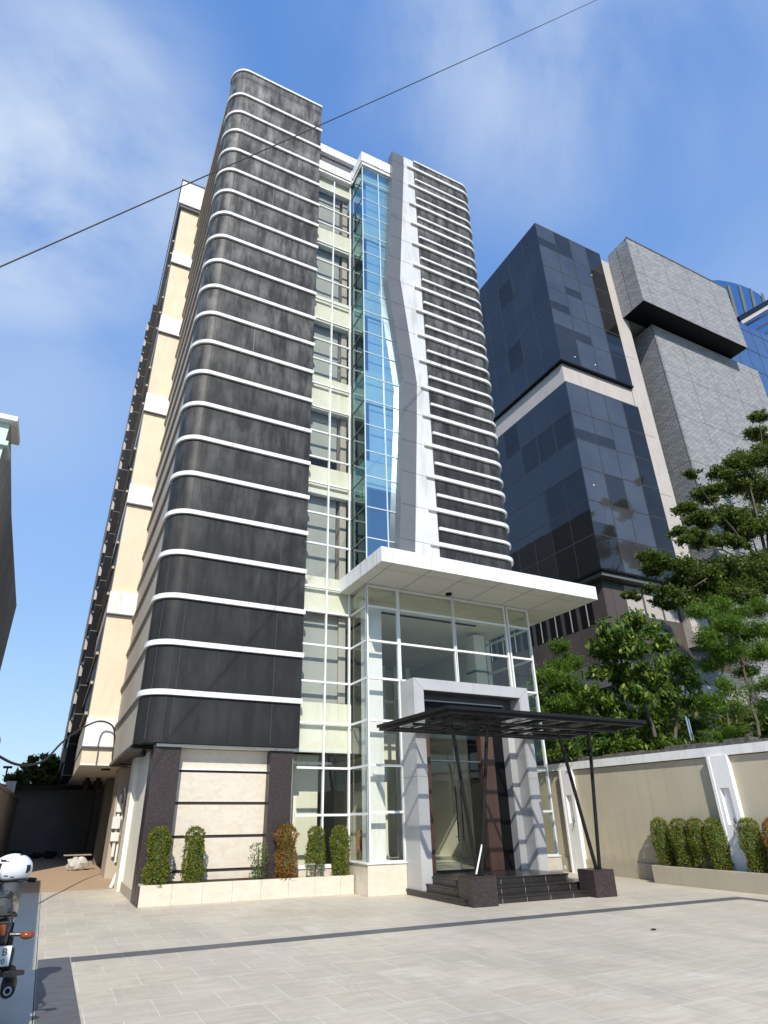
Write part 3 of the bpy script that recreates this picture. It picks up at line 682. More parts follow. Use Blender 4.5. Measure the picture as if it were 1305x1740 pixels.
for bx_, tops in ((7.76, ((7.36, 11.03), (8.2, 10.92))), (10.82, ((10.25, 11.02), (11.10, 10.92)))):
    for s_i, (tx, ty) in enumerate(tops):
        b_ = bx_+(-.04 if s_i == 0 else .05)
        MB().tube([(b_, 11.02, .50), (tx, ty, uz+.0)], .038, 'steel', 14).tube([(b_, 11.02, .515), (b_, 11.02, .53)], .055, 'steel', 14).build('slanted_post', CP, smooth=True)
    MB().box(bx_-.30, bx_+.27, 10.85, 11.32, 0, .48, 'granite').box(bx_-.30, bx_+.27, 10.85, 11.32, .483, .50, 'granite').build('granite_plinth', CP, bevel=.005)
pp = MB().tube([(7.66, 10.98, .53), (7.93, 11.00, 1.2)], .017, 'pipe', 8); tag(pp.build('plastic_pipe', smooth=True), 'short white pipe leaning against the left canopy posts', 'pipe')

# ------------------------------------------------------------------ planter in front of the left tower
pl = MB().box(1.89, 6.45, 13.97, 14.07, 0, .365, 'marble').box(1.89, 1.99, 14.07, 14.4, 0, .365, 'marble').box(1.99, 6.45, 14.07, 14.28, 0, .30, 'soil')
for i in range(1, 8): x = 1.89+i*.605; pl.box(x, x+.006, 13.967, 13.98, 0, .366, 'jointl')
pl.box(1.865, 1.889, 13.99, 14.4, 0, .34, 'granite')
tag(pl.build('marble_planter', bevel=.004), 'low cream marble planter along the foot of the left tower', 'planter')

# leaves ---------------------------------------------------------------
def leafmesh(name, P, size, mat, upb=.3, aspect=.42, bend=.25, parent=None, drop=0, smin=.6):
    n = len(P); s = size*rng.uniform(smin, 1.25, n)
    d = rng.normal(size=(n, 3)); d[:, 2] -= drop; d /= np.linalg.norm(d, axis=1)[:, None]
    nn = rng.normal(size=(n, 3)); nn[:, 2] += upb*3; nn -= (nn*d).sum(1)[:, None]*d; nn /= np.linalg.norm(nn, axis=1)[:, None]
    w_ = np.cross(d, nn); s = s[:, None]
    a = P-d*s*.5; b = P+d*s*.5-nn*s*bend*.4; l = P+w_*s*aspect*.5-nn*s*bend*.1; r = P-w_*s*aspect*.5-nn*s*bend*.1
    V = np.stack([a, l, b, r], 1).reshape(-1, 3).astype(np.float32)
    me = bpy.data.meshes.new(name); me.vertices.add(4*n); me.vertices.foreach_set('co', V.ravel())
    me.loops.add(4*n); me.loops.foreach_set('vertex_index', np.arange(4*n, dtype=np.int32))
    me.polygons.add(n); me.polygons.foreach_set('loop_start', np.arange(0, 4*n, 4, dtype=np.int32)); me.polygons.foreach_set('loop_total', np.full(n, 4, np.int32))
    me.materials.append(M[mat]); me.update(); me.validate()
    o = bpy.data.objects.new(name, me); col.objects.link(o)
    if parent:
        o.parent = parent; o.matrix_parent_inverse = q_loc(parent).inverted()
    return o
def blobpts(c, r, n, shell=.55, flat=1.0):
    d = rng.normal(size=(n, 3)); d /= np.linalg.norm(d, axis=1)[:, None]
    rad = shell+(1-shell)*rng.random(n)**.7; d = d*rad[:, None]*np.array([r, r, r*flat])
    return np.array(c)+d
def clumps(blobs, per, sub=.38, flat=.7, nsub=9):
    """each blob: centre, radius; filled with sub-clumps so that gaps stay between them"""
    out = []
    for c, r in blobs:
        k = max(3, int(nsub)); cc = blobpts(c, r*1.0, k, .15, flat)
        for q in cc:
            rr = r*sub*rng.uniform(.5, 1.35); n_ = int(per*5*(rr/.4)**2)+8
            out.append(np.array(q)+rng.normal(size=(n_, 3))*np.array([.52, .52, .52*flat*1.1])*rr)
    return np.concatenate(out)
def limb_path(a, b, j=.12, n=5):
    a = np.array(a, float); b = np.array(b, float); L = np.linalg.norm(b-a)
    return [tuple(a+(b-a)*i/n+(rng.normal(size=3)*j*L*.25 if 0 < i < n else 0)) for i in range(n+1)]
def shrub(x, y, z, w, h, mat, label, cat, group, thin=False):
    t = empty('columnar_shrub', (x, y, z), label, cat, group)
    n = 5200 if not thin else 900; a = rng.uniform(0, 2*math.pi, n); u = rng.random(n)
    ph = rng.uniform(0, 6, 6); wob = 1+.07*np.sin(3*a+ph[0]+u*4)+.06*np.sin(5*a+ph[1]-u*9)+.07*np.sin(u*13+ph[2])+.05*np.sin(2*a+ph[3]+u*17)
    rr = w/2*wob*(.78+.22*rng.random(n))*np.where(rng.random(n) < .05, rng.uniform(1.05, 1.25, n), 1)*(1-.22*np.clip((u-.82)/.18, 0, 1)**2)*(1-.10*np.sin(u*9+x*7)) * np.where(rng.random(n) < .12, .6, 1)
    if thin: rr *= (.55+.5*np.sin(u*3)) * rng.uniform(.4, 1.1, n)
    top = u > .86; q_ = np.sqrt(rng.random(n)); rr = np.where(top, w/2*q_*.95, rr)
    P = np.stack([x+rr*np.cos(a), y+rr*np.sin(a), z+.02+(h-.02)*np.where(top, 1.0-.13*q_**3+.02*rng.normal(size=n), u)], 1)
    if not thin: P = P[~((u < (.3 if 'bare' in label else .12)) & (rng.random(n) < (.75 if 'bare' in label else .35)))]; P[:, :2] += (P[:, 2:]-z)*rng.normal()*.03
    leafmesh('foliage', P, .042, mat, .2, .5, parent=t)
    mb = MB().tube([(x, y, z), (x+.01, y, z+h*.5), (x, y+.01, z+h*.92)], [.02, .016, .01], 'bark', 6)
    if not thin: mb.ell((x, y, z+h*(.62 if 'bare' in label else .52)), (w*.34, w*.34, h*(.32 if 'bare' in label else .42)), 'lawn', 8, 6)
    mb.build('stem', t)
    return t
leafmesh('foliage', blobpts((7.05, 14.35, 1.15), .25, 90, .2), .13, 'pleaf', .3, .3, parent=PPt)
shr = [(2.20, 1.0, .47, 'hedge', 'clipped green column shrub at the left end of the marble planter'),
       (2.92, 1.0, .43, 'hedge', 'clipped olive column shrub second from the left end of the marble planter'),
       (4.92, 1.02, .47, 'hedger', 'reddish clipped column shrub before the right granite pier'),
       (5.60, .97, .42, 'hedge', 'clipped shrub with bare lower stems before the left glass wall'),
       (6.20, .98, .42, 'hedge', 'dense green column shrub at the right end of the marble planter')]
for x, h, w_, mt, lb in shr: shrub(x, 14.17, .30, w_, h+.06, mt, lb, 'shrub', 'clipped column shrubs along the tower')
shrub(4.28, 14.17, .30, .42, .74, 'leafA', 'short loose light green shrub between the column shrubs', 'shrub', 'clipped column shrubs along the tower', True)

# ------------------------------------------------------------------ right boundary wall
BW = empty('boundary_wall', (14.6, 9, 0), 'beige rendered boundary wall with white cap on the right side', 'wall')
B(14.53, 14.80, -3, 34, 0, 2.80, 'wallbeige').box(14.48, 14.53, 12.42, 34, 0, .375, 'wallbeige').build('wall_panel', BW)
B(14.45, 14.84, -3, 34, 2.82, 3.03, 'whitewall').build('cap', BW)
for y0 in (4.75, 9.98, 15.18, 20.4, 25.6):
    y1 = y0+.52; ya, yb_ = y0+.12, y0+.36
    q = MB().box(14.40, 14.528, y0, ya, 0, 2.82, 'whitewall').box(14.40, 14.528, yb_, y1, 0, 2.82, 'whitewall').box(14.40, 14.528, ya, yb_, 0, 1.32, 'whitewall').box(14.40, 14.528, ya, yb_, 2.10, 2.82, 'whitewall').box(14.50, 14.528, ya, yb_, 1.32, 2.10, 'whitewall')
    q.box(14.385, 14.40, y1-.07, y1, 0, 2.82, 'whitewall')
    q.build('pilaster', BW)
for y0 in (9.98, 15.18):
    w0 = MB().tube([(14.50, y0+.24, 1.36), (14.46, y0+.22, 1.45), (14.40, y0+.2, 1.42), (14.38, y0+.18, 1.34), (14.39, y0+.17, 1.22)], .007, 'rubber', 6).tube([(14.49, y0+.22, 1.37), (14.43, y0+.25, 1.30), (14.37, y0+.24, 1.1)], .006, 'rubber', 6).build('loose_cable', BW)
rp_ = MB().box(13.98, 14.08, -3, 12.40, 0, .39, 'wallbeige').box(14.08, 14.53, 12.30, 12.40, 0, .39, 'wallbeige').box(14.08, 14.53, -3, 12.30, 0, .33, 'soil')
tag(rp_.build('wall_planter', bevel=.006), 'long low beige planter at the foot of the boundary wall', 'planter')
for k, (y, w_, mt, lb) in enumerate(((12.16, .46, 'hedge', 'clipped column shrub at the far end of the wall planter'), (11.58, .46, 'hedge', 'clipped column shrub second from the far end of the wall planter'),
                          (11.12, .42, 'hedge', 'sparse bare-stemmed column shrub between two denser ones in the wall planter'), (10.62, .46, 'hedge', 'yellowish column shrub directly beyond the white pilaster'),
                          (9.78, .46, 'hedge', 'column shrub in front of the white wall pilaster on its near side'), (9.22, .46, 'hedger', 'reddish column shrub cut off by the right edge of the photo'))):
    shrub(14.27, y, .33, w_, 1.10, mt, lb, 'shrub', 'clipped column shrubs along the wall')
# neighbour garden behind the wall
B(14.82, 60, -10, 60, -.01, 2.9, 'lawn').build('raised_garden', kind='structure')
cp = MB()
y = -3
while y < 34:
    L = rng.uniform(.35, .8); h = rng.uniform(.08, .16); cp.box(14.62+rng.uniform(0, .03), 14.98, y+.01, y+L, 3.03, 3.03+h, 'coping'); y += L
tag(cp.build('stone_coping'), 'rough dark stone edging on top of the boundary wall', 'stone edging')
exec_trees = True

# ------------------------------------------------------------------ dark glass office block on the right
NB = empty('glass_office_block', (31, 30, 0), 'dark blue glass office block with a beige concrete belt', 'building')
Y, Xn, Xe = 24.0, 27.55, 34.75
zu = [31.2, 33.8, 36.2, 38.5, 40.8, 43.1, 45.6]; zl = [15.0, 17.3, 19.7, 22.1, 24.4, 26.7, 29.2]
def glassbox(zz, name):
    b = MB().box(Xn, Xe-.05, Y, 50, zz[0], zz[-1], 'gdark'); o = b.build(name, NB)
    j = MB()
    for z in zz[1:-1]: j.box(Xn-.012, Xe-.05, Y-.012, Y, z-.025, z+.025, 'joint').box(Xn-.012, Xn, Y, 50, z-.025, z+.025, 'joint')
    for x in (29.5, 31.2, 33.0): j.box(x-.02, x+.02, Y-.008, Y, zz[0], zz[-1], 'joint')
    yy = 25.8
    while yy < 50: j.box(Xn-.008, Xn, yy-.02, yy+.02, zz[0], zz[-1], 'joint'); yy += 1.75
    j.box(Xn-.02, Xe-.05, Y-.02, Y, zz[-1]-.06, zz[-1]+.02, 'strip')
    j.build('joint_grid', o)
    return o
gu = glassbox(zu, 'upper_glass'); gl_ = glassbox(zl, 'lower_glass')
# panes that look different: blinds and the front's bright reflection put into pale colour, darker clear panes at the recessed edge
pa = []; xs = [Xn, 29.5, 31.2, 33.0]
for zz in (zu, zl):
    for i in range(len(zz)-1):
        for k in range(3):
            if rng.random() < .85: pa.append(MB()); pa[-1].box(xs[k]+.04, xs[k+1]-.04, Y-.005, Y, zz[i]+.04+(zz[i+1]-zz[i])*rng.choice([0, 0, 0, .35]), zz[i+1]-.04, 'gpale')
        yy = 24.1
        while yy < 32:
            if rng.random() < .10: pa.append(MB()); pa[-1].box(Xn-.005, Xn, yy+.05, yy+1.65, zz[i]+.04, zz[i+1]-.04, 'gpale' if rng.random() < .0 else 'gdark2')
            yy += 1.75
for q in pa: q.build('reflection_toned_pane', NB)
for q in (B(33.05, Xe-.06, Y-.006, Y, 15.1, 29.1, 'gdark2'), B(33.0, Xe-.06, Y-.006, Y, 35.0, 43.0, 'gdark2'), B(33.1, Xe-.06, Y-.006, Y, 31.3, 34.2, 'gdark2'), B(Xn-.006, Xn, 24.05, 27.6, 15.0, 22.1, 'gdark2')): q.build('clear_pane', NB)
for (x_, z_) in ((33.0, 42.2), (29.0, 31.9), (31.0, 31.9), (28.3, 20.9)): MB().ell((x_, Y-.03, z_), (.06, .03, .06), 'whitewall', 8, 5).build('window_light', NB)
B(Xn+.25, 36.2, Y+.25, 50, 29.2, 31.2, 'core').box(Xn-.03, Xe, Y-.03, 50, 31.08, 31.2, 'dark').build('concrete_belt', NB)
B(Xe-.05, 36.4, Y+.15, 50, 11, 45.2, 'core').box(Xe-.05, 36.0, Y+.147, Y+.16, 26.9, 26.93, 'joint').box(Xe-.05, 36.0, Y+.147, Y+.16, 21.9, 21.93, 'joint').box(Xe-.05, 36.0, Y+.147, Y+.16, 34.4, 34.43, 'joint').build('concrete_core', NB)
pd = MB().box(Xn+.1, 60, Y+.1, 50, 14.6, 14.98, 'strip').box(Xn-.05, Xe+1, Y-.05, 50, 14.86, 14.99, 'dark').box(Xn+.6, 60, Y+.7, 50, 9.6, 14.6, 'podium')
for x in (28.9, 30.4, 31.9, 33.4, 34.9, 36.4): pd.box(x, x+.03, Y+.69, Y+.72, 9.6, 14.6, 'joint')
for a, b in ((30.0, 31.4), (31.6, 33.0), (33.2, 34.4)): pd.box(a, b, Y+.68, Y+.7, 12.6, 14.5, 'podlight')
y = 25.6
while y < 50: pd.box(Xn+.59, Xn+.62, y, y+.03, 9.6, 14.6, 'joint').box(Xn+.58, Xn+.62, y+.15, y+1.2, 12.0, 13.6, 'dark').box(Xn+.57, Xn+.6, y+.6, y+.68, 12.0, 13.6, 'core'); y += 1.4
pd.box(Xn+.3, 60, Y+.4, 50, 8.2, 9.6, 'strip').box(Xn+.8, 60, Y+.9, 50, 2.9, 8.2, 'gdark2').box(31, 60, Y+.3, Y+.9, 7.6, 8.6, 'podlight')
for x in range(29, 50, 2): pd.box(x, x+.12, Y+.8, Y+.9, 2.9, 8.2, 'strip')
pd.build('podium', NB)
TB = empty('textured_block', (43, 28, 0), 'grey scale-clad block with a deep overhang beside the glass block', 'building')
B(35.8, 48.6, 22.0, 24.1, 38.75, 46.0, 'scales').box(36.5, 48.6, 24.1, 40, 38.9, 45.9, 'scales').box(35.82, 48.58, 22.02, 24.1, 38.74, 38.752, 'dark').box(35.7, 48.7, 21.95, 22.0, 45.95, 46.05, 'strip').build('upper_volume', TB)
B(38.4, 52.2, 23.5, 40, 2.9, 38.6, 'scales').build('lower_volume', TB)
GB = empty('grey_glass_building', (56, 30, 0), 'pale grey blue glass building behind the scale-clad block', 'building')
q = MB().box(52.2, 70, 27.0, 50, 2.9, 51.0, 'gfar2').build('glass_wall', GB)
j = MB()
for z in range(5, 51, 3): j.box(52.2, 70, 26.98, 27.0, z, z+.06, 'joint')
for k in range(9): j.box(53.4+k*2, 53.45+k*2, 26.985, 27.0, 2.9, 51, 'joint')
j.build('joint_grid', q)
# far curved-top tower
VB = empty('curved_glass_tower', (112, 60, 0), 'distant blue glass tower with a rounded striped roof', 'building')
cpt = [at(x_, y_, 'y', 45) for x_, y_ in ((1200, 476), (1222, 476), (1240, 479), (1258, 484), (1275, 491), (1290, 500), (1303, 512), (1340, 560))]
low = [at(x_, y_, 'y', 45) for x_, y_ in ((1256, 545), (1303, 516))]
outl_ = [(p[0], p[2]) for p in cpt]; outl_ = [(outl_[0][0], 60)]+outl_+[(outl_[-1][0], 60)]
MB().prismy(outl_[::-1], 45, 75, 'gfar').build('glass_volume', VB)
j = MB()
for k in range(4):
    a = at(1238+k*19, 482+k*k*1.5+3, 'y', 44.9); b = at(1254+k*15, 543-k*9, 'y', 44.9); j.bar(a, b, .8, 'olive', .1, up=(0, 1, 0))
a = at(1254, 547, 'y', 44.6); b = at(1330, 503, 'y', 44.6); j.bar(a, b, 1.6, 'core', .9, up=(0, 1, 0)); a = at(1254, 543, 'y', 44.3); b = at(1330, 499, 'y', 44.3); j.bar(a, b, .9, 'dark', .5, up=(0, 1, 0))
for k in range(9):
    a = at(1262+k*4, 556+k*14, 'y', 44.9); b = at(1330, 520+k*15, 'y', 44.9); j.bar(a, b, .35, 'joint', .1, up=(0, 1, 0))
j.build('cornice', VB)

# ------------------------------------------------------------------ trees behind the wall
def tree(name, label, base, trunk_top, blobs, mat, leaf, per, group='trees behind the boundary wall', tr=.07, flat=.7, nsub=9, sub=.38, upb=.5, aspect=.42, drop=0, forks=True):
    t = empty(name, tuple(base), label, 'tree', group)
    cr = clumps(blobs, per, sub, flat, nsub)
    leafmesh('crown', cr, leaf, mat, upb, aspect, parent=t, drop=drop)
    mb = MB(); mb.tube(limb_path(base, trunk_top, .06), [tr, tr*.9, tr*.82, tr*.75, tr*.68, tr*.6], 'bark', 8)
    if forks:
        for c, r in blobs[::max(2, len(blobs)//12)]: mb.tube(limb_path(trunk_top, c, .12), [tr*.5, tr*.42, tr*.33, tr*.24, tr*.14, tr*.06], 'bark', 6)
    mb.build('trunk', t, smooth=True); return t
def pb(lst, Yp, jit=.8):
    out = []
    for x, y, rpx in lst:
        yy = Yp+rng.uniform(-jit, jit); c = at(x, y, 'y', yy); dep = AX[2] @ (c-C0); out.append((c, rpx*dep/F))
    return out
# broad leaved tree, centre right
T1 = pb([(1045, 1075, 30), (1085, 1062, 30), (1030, 1110, 28), (1075, 1105, 34), (1120, 1090, 24), (1018, 1145, 22), (1060, 1150, 32), (1105, 1140, 34), (1080, 1185, 28)], 15.2)
tree('broadleaf_tree', 'bright broad-leaved tree with slim pale trunk above the canopy right end', at(1113, 1252, 'y', 15.2), at(1085, 1170, 'y', 15.2), T1, 'leafA', .29, 17, nsub=14, sub=.42, drop=.9, aspect=.38)
T1b = pb([(1150, 1135, 28), (1165, 1165, 30), (1140, 1180, 26), (1125, 1205, 20), (1180, 1190, 24)], 15.8)
tree('broadleaf_tree', 'darker broad-leaved tree with forked trunk right of the bright one', at(1147, 1257, 'y', 15.8), at(1152, 1190, 'y', 15.8), T1b, 'leafA', .28, 16, nsub=14, sub=.42, drop=.9, aspect=.38)
# feathery trees
T2 = pb([(1185, 1040, 22), (1215, 1030, 24), (1230, 1065, 30), (1200, 1085, 28), (1260, 1040, 18), (1285, 1035, 22), (1275, 1075, 30), (1240, 1110, 26), (1290, 1110, 28), (1210, 1130, 20), (1265, 1140, 18), (1310, 1070, 26)], 13.4, .6)
tree('feathery_tree', 'light green feathery tree with a thin leaning trunk near the right edge', at(1290, 1250, 'y', 13.4), at(1262, 1130, 'y', 13.4), T2, 'leafB', .13, 95, nsub=16, sub=.5, flat=.6, aspect=.2, tr=.06)
T3 = pb([(955, 1100, 16), (950, 1130, 22), (972, 1125, 18), (925, 1150, 22), (955, 1165, 28), (980, 1175, 18), (935, 1195, 26), (965, 1205, 26), (915, 1215, 16)], 17.5, .6)
tree('feathery_tree', 'small yellow-green feathery tree right behind the glass lobby corner', at(945, 1300, 'y', 17.5), at(950, 1180, 'y', 17.5), T3, 'leafB', .15, 80, nsub=15, sub=.5, flat=.65, aspect=.22, tr=.05)
T5 = pb([(1235, 1175, 22), (1215, 1195, 24), (1250, 1200, 22), (1300, 1165, 22), (1225, 1160, 16), (1310, 1200, 20)], 13.0, .4)
tree('feathery_tree', 'low young feathery tree in front of the dark garden near the right edge', at(1240, 1262, 'y', 13.0), at(1235, 1210, 'y', 13.0), T5, 'leafB', .13, 70, nsub=12, sub=.5, flat=.65, aspect=.22, tr=.03)
# large dark spreading tree
def pb2(lst, Yp, jit):
    ex = []
    for x, y, q in lst:
        ex.append((x, y, q))
        for _ in range(2): ex.append((x+rng.normal()*q*1.1, y+abs(rng.normal())*q*.5-q*.1, q*rng.uniform(.45, .9)))
    return pb(ex, Yp, jit)
T4 = pb2([(1290, 705, 12), (1288, 735, 18), (1296, 775, 28), (1262, 785, 18), (1225, 805, 18), (1212, 830, 14), (1262, 825, 30), (1300, 830, 30),
         (1165, 862, 16), (1195, 880, 22), (1230, 872, 22), (1270, 878, 26), (1305, 890, 26), (1150, 905, 16), (1185, 915, 22), (1225, 915, 16), (1275, 905, 18), (1100, 945, 15), (1130, 952, 22), (1170, 962, 26), (1215, 965, 26), (1260, 960, 32), (1300, 960, 30),
         (1150, 995, 26), (1195, 1005, 28), (1240, 1000, 30), (1290, 1005, 30), (1100, 1000, 12), (1070, 1010, 10), (1120, 1020, 14)], 17.5, 1.6)
tree('spreading_tree', 'large dark spreading tree in flat layers at the right edge', at(1330, 1200, 'y', 17.5), at(1310, 980, 'y', 17.5), T4, 'leafC', .20, 34, nsub=13, sub=.50, flat=.62, tr=.2, upb=.5, aspect=.42)
# under-storey
Hd = pb([(x_, y_, 22) for x_, y_ in ((935, 1275), (965, 1270), (1000, 1262), (1035, 1265), (1070, 1262), (1105, 1262), (1020, 1235), (1050, 1225), (985, 1240), (1140, 1262), (1170, 1262), (1200, 1262))]+[(1010, 1185, 26), (1035, 1205, 26), (1060, 1215, 24), (1100, 1225, 22), (1180, 1230, 20)], 15.6, .7)
hd = leafmesh('garden_undergrowth', clumps(Hd, 24, .4, .7, 12), .25, 'leafA', .5, .36, drop=.5); tag(hd, 'dense leafy undergrowth filling the bed along the boundary wall', 'undergrowth', kind='stuff')
Dk = [(np.array([x_, 19.5+rng.uniform(-1, 1), z_]), 1.3) for x_ in np.arange(17.5, 40, 1.9) for z_ in (3.6, 5.3)]
dk_ = leafmesh('garden_hedge', clumps(Dk, 10, .45, .8, 9), .34, 'leafC', .4, .4); tag(dk_, 'dark hedge mass in the shade at the foot of the glass block', 'hedge', kind='stuff')
# big-leaved plant
bp = at(1235, 1262, 'y', 12.8); BPt = empty('banana_plant', tuple(bp), 'broad-leaved banana-like plant low behind the wall under the feathery tree', 'plant')
for k in range(7):
    a = R(-80+k*52); L = rng.uniform(.8, 1.15); mb = MB(); pts = []; n = 8
    for i in range(n+1):
        u = i/n; cx_ = bp[0]+math.cos(a)*L*u*.8; cy_ = bp[1]+math.sin(a)*L*u*.8; cz_ = bp[2]-.1+L*(1.25*u-.75*u*u); hw = .17*math.sin(math.pi*min(1, u*.93+.07))**.7
        pts += [(cx_-math.sin(a)*hw, cy_+math.cos(a)*hw, cz_-.03), (cx_, cy_, cz_), (cx_+math.sin(a)*hw, cy_-math.cos(a)*hw, cz_-.03)]
    mb.poly(pts, [(3*i+j_, 3*i+3+j_, 3*i+4+j_, 3*i+1+j_) for i in range(n) for j_ in (0, 1)], 'leafA'); mb.build('leaf_blade', BPt)
# two garden spotlight tubes
ga = at(1165, 1218, 'y', 13.6); gb = at(1175, 1258, 'y', 13.6)
tag(MB().tube([gb, ga], .03, 'chrome', 8).tube([gb+np.array([.1, 0, 0]), ga+np.array([.1, 0, -.05])], .02, 'chrome', 8).build('metal_stake', smooth=True), 'pair of thin metal stakes in the undergrowth behind the wall', 'stake')
# tree beyond the passage on the left
T6 = [(np.array([-1.2+k*1.0, 40+rng.uniform(-1, 1), 4.4+.8*math.sin(k*1.3+.8)+(.25*k)]), 1.25) for k in range(7)]
T6 = pb([(25, 1322, 14), (45, 1312, 18), (68, 1300, 20), (85, 1290, 18), (95, 1305, 22), (60, 1325, 20), (105, 1322, 22), (30, 1335, 14), (85, 1330, 20)], 37, 1)
tree('leafy_tree', 'dark green tree rising behind the grey shed at the end of the passage', (0.5, 37, 0), (0.6, 37, 3.4), T6, 'leafC', .34, 16, group=None, nsub=14, sub=.42, tr=.12)

# ------------------------------------------------------------------ left side: neighbours, passage
LB = empty('grey_neighbour_building', (-5, 26, 0), 'grey stained building with mint-green cornice at the left edge', 'building')
x3 = -3.0
cr_ = at(20, 737, 'x', -3.0); 
LBm = MB().prism([(-3.0, 17.5), (-3.25, 24), (-3.5, 36), (-14, 36), (-14, 17.5)][::-1], 3.0, 12.0, 'cement')
LBm.build('side_wall', LB)
MB().box(-14, -3.01, 17.42, 17.5, 0, 12.0, 'mint').box(-14, -2.9, 17.3, 18.2, 11.2, 11.35, 'mint').box(-14, -2.82, 17.2, 18.6, 12.0, 12.15, 'whitewall').build('front_wall', LB)
LW = MB().box(-1.55, -1.32, 17.5, 34, 0, 2.35, 'cement').box(-1.58, -1.29, 17.5, 34, 2.35, 2.45, 'cement').box(-1.55, -1.32, -3, 17.49, 0, 3.3, 'whitewall')  # unseen near stretch: raised to shade the path, white to bounce light
tag(LW.build('side_boundary_wall'), 'grey boundary wall along the left side path, unseen near stretch heightened and whitened for its light', 'wall')
ps = MB().box(-1.69, -1.60+.25, 29.8, 30.05, 0, 2.95, 'whitewall'); tag(ps.build('white_post'), 'slim white post at the left end of the grey shed', 'post')
lp = at(9, 1322, 'y', 29.7)
tag(MB().tube([(lp[0], 29.7, 2.9), (lp[0], 29.7, 3.45)], .03, 'steel', 6).box(lp[0]-.16, lp[0]+.16, 29.6, 29.8, 3.42, 3.5, 'steel').build('post_lamp'), 'small dark lamp on top of the white post', 'lamp')
SH = empty('passage_shed', (0, 34, 0), 'dark grey shed wall closing the end of the side passage', 'shed')
B(-1.9, 2.6, 34, 34.3, 0, 2.8, 'greywall').build('wall', SH); B(-2.0, 2.7, 33.5, 35, 2.8, 2.95, 'steel').build('roof', SH)
sk = MB().ell((1.2, 24.6, .19), (.32, .26, .24), 'bag', 14, 9, lambda d: 1+.16*math.sin(9*d.x+5*d.z)+.1*math.sin(13*d.y)); tag(sk.build('rubbish_sack', smooth=True), 'crumpled pale sack on the brick floor of the passage', 'sack')
tag(B(.75, 1.6, 24.45, 24.75, .44, .47, 'wood').build('loose_board'), 'flat board lying on top of the pale sack', 'board')
for k, (x, y, r_) in enumerate(((.4, 32.4, .2), (-.1, 32.8, .16), (-.9, 32.6, .22))):
    tag(MB().ell((x, y, r_*.7), (r_*1.5, r_, r_*.8), 'rubber', 10, 7, lambda d: 1+.2*math.sin(7*d.x+4*d.z+k)).build('rubbish_heap'), ['dark rubbish heap nearest the passage corner', 'small dark rubbish heap in the middle before the shed', 'dark rubbish heap left before the grey shed'][k], 'rubbish', 'rubbish heaps before the shed')
# soffit lamps
tag(MB().tube([(1.45, 22.1, 2.94), (1.45, 22.1, 2.99)], .14, 'steel', 20).tube([(1.45, 22.1, 2.935), (1.45, 22.1, 2.942)], .10, 'litlamp', 20).build('round_downlight', smooth=True), 'round surface downlight under the rear soffit', 'lamp')
for k, x in enumerate((1.19, 1.58)):
    l = empty('spotlight', (x, 27.3, 2.99), ['left black spotlight hanging under the passage soffit', 'right black spotlight hanging under the passage soffit'][k], 'lamp', 'spotlights under the soffit')
    MB().tube([(x, 27.3, 2.99), (x, 27.3, 2.8)], .09, 'rubber', 10).build('bracket', l); MB().tube([(x, 27.3, 2.82), (x, 27.25, 2.72), (x, 27.2, 2.5)], [.17, .15, .05], 'rubber', 12).build('lamp_head', l)
cc = MB().tube([(1.72, 14.98, 2.95), (1.72, 14.98, 2.88)], .05, 'rubber', 10).ell((1.70, 14.93, 2.84), (.07, .08, .06), 'rubber', 10, 7); tag(cc.build('security_camera', smooth=True), 'small dark security camera under the black tower soffit', 'security camera')
# electric meter and conduits
mt_ = MB().box(1.80, 2.02, 20.80, 20.99, .95, 1.18, 'pipe').box(1.78, 2.0, 20.76, 20.99, 1.28, 1.60, 'pipe').tube([(1.93, 20.9, .55), (1.93, 20.9, 2.2)], .045, 'pipe', 10).tube([(2.04, 20.93, .4), (2.04, 20.93, 2.2), (2.0, 20.93, 2.4)], .035, 'pipe', 10).box(1.84, 2.02, 20.8, 20.99, 1.72, 1.95, 'pipe')
tag(mt_.build('meter_box', smooth=False), 'white meter boxes and pipes on the passage wall', 'meter box')
tag(MB().bar((1.75, 18.2, 0.0), (2.2, 18.4, 1.25), .12, 'whitewall', .02).bar((1.85, 18.5, 0.0), (2.22, 18.6, 1.0), .14, 'wood', .02).build('leaning_boards'), 'two narrow boards leaning on the passage wall', 'boards')
# thick cable loops
P = [at(x_, y_, 'y', yy) for x_, y_, yy in ((-30, 1268, 12), (0, 1286, 13), (25, 1298, 14), (50, 1300, 15), (78, 1290, 16.5), (105, 1262, 18), (135, 1240, 19), (165, 1226, 20.2), (185, 1229, 20.4), (194, 1240, 20.4), (194, 1265, 20.4), (191, 1288, 20.2), (198, 1297, 20), (222, 1300, 18))]
def smoothpath(P, n=4):
    out = []; P = [np.array(p) for p in P]
    for i in range(len(P)-1):
        a, b, c, d = P[max(i-1, 0)], P[i], P[i+1], P[min(i+2, len(P)-1)]
        for k in range(n):
            u = k/n; out.append(.5*((2*b)+(-a+c)*u+(2*a-5*b+4*c-d)*u*u+(-a+3*b-3*c+d)*u**3))
    out.append(P[-1]); return out
tag(MB().tube(smoothpath(P), .025, 'rubber', 8).build('thick_cable', smooth=True), 'thick black cable looping from the left edge to the rear block', 'cable')
P2 = [at(x_, y_, 'y', 20.6) for x_, y_ in ((185, 1229), (192, 1222), (195, 1232))]
# thin overhead wire, strung well in front of the towers
a = at(-40, 471, 'y', 7.0); b = at(1060, -22, 'y', 7.0); wp_ = []
for i in range(25):
    u = i/24; q = a+(b-a)*u; q[2] -= .18*4*u*(1-u)*.5; wp_.append(q)
tag(MB().tube(wp_, .011, 'rubber', 6).build('overhead_wire', smooth=True), 'thin black wire crossing the sky in front of the towers', 'wire')
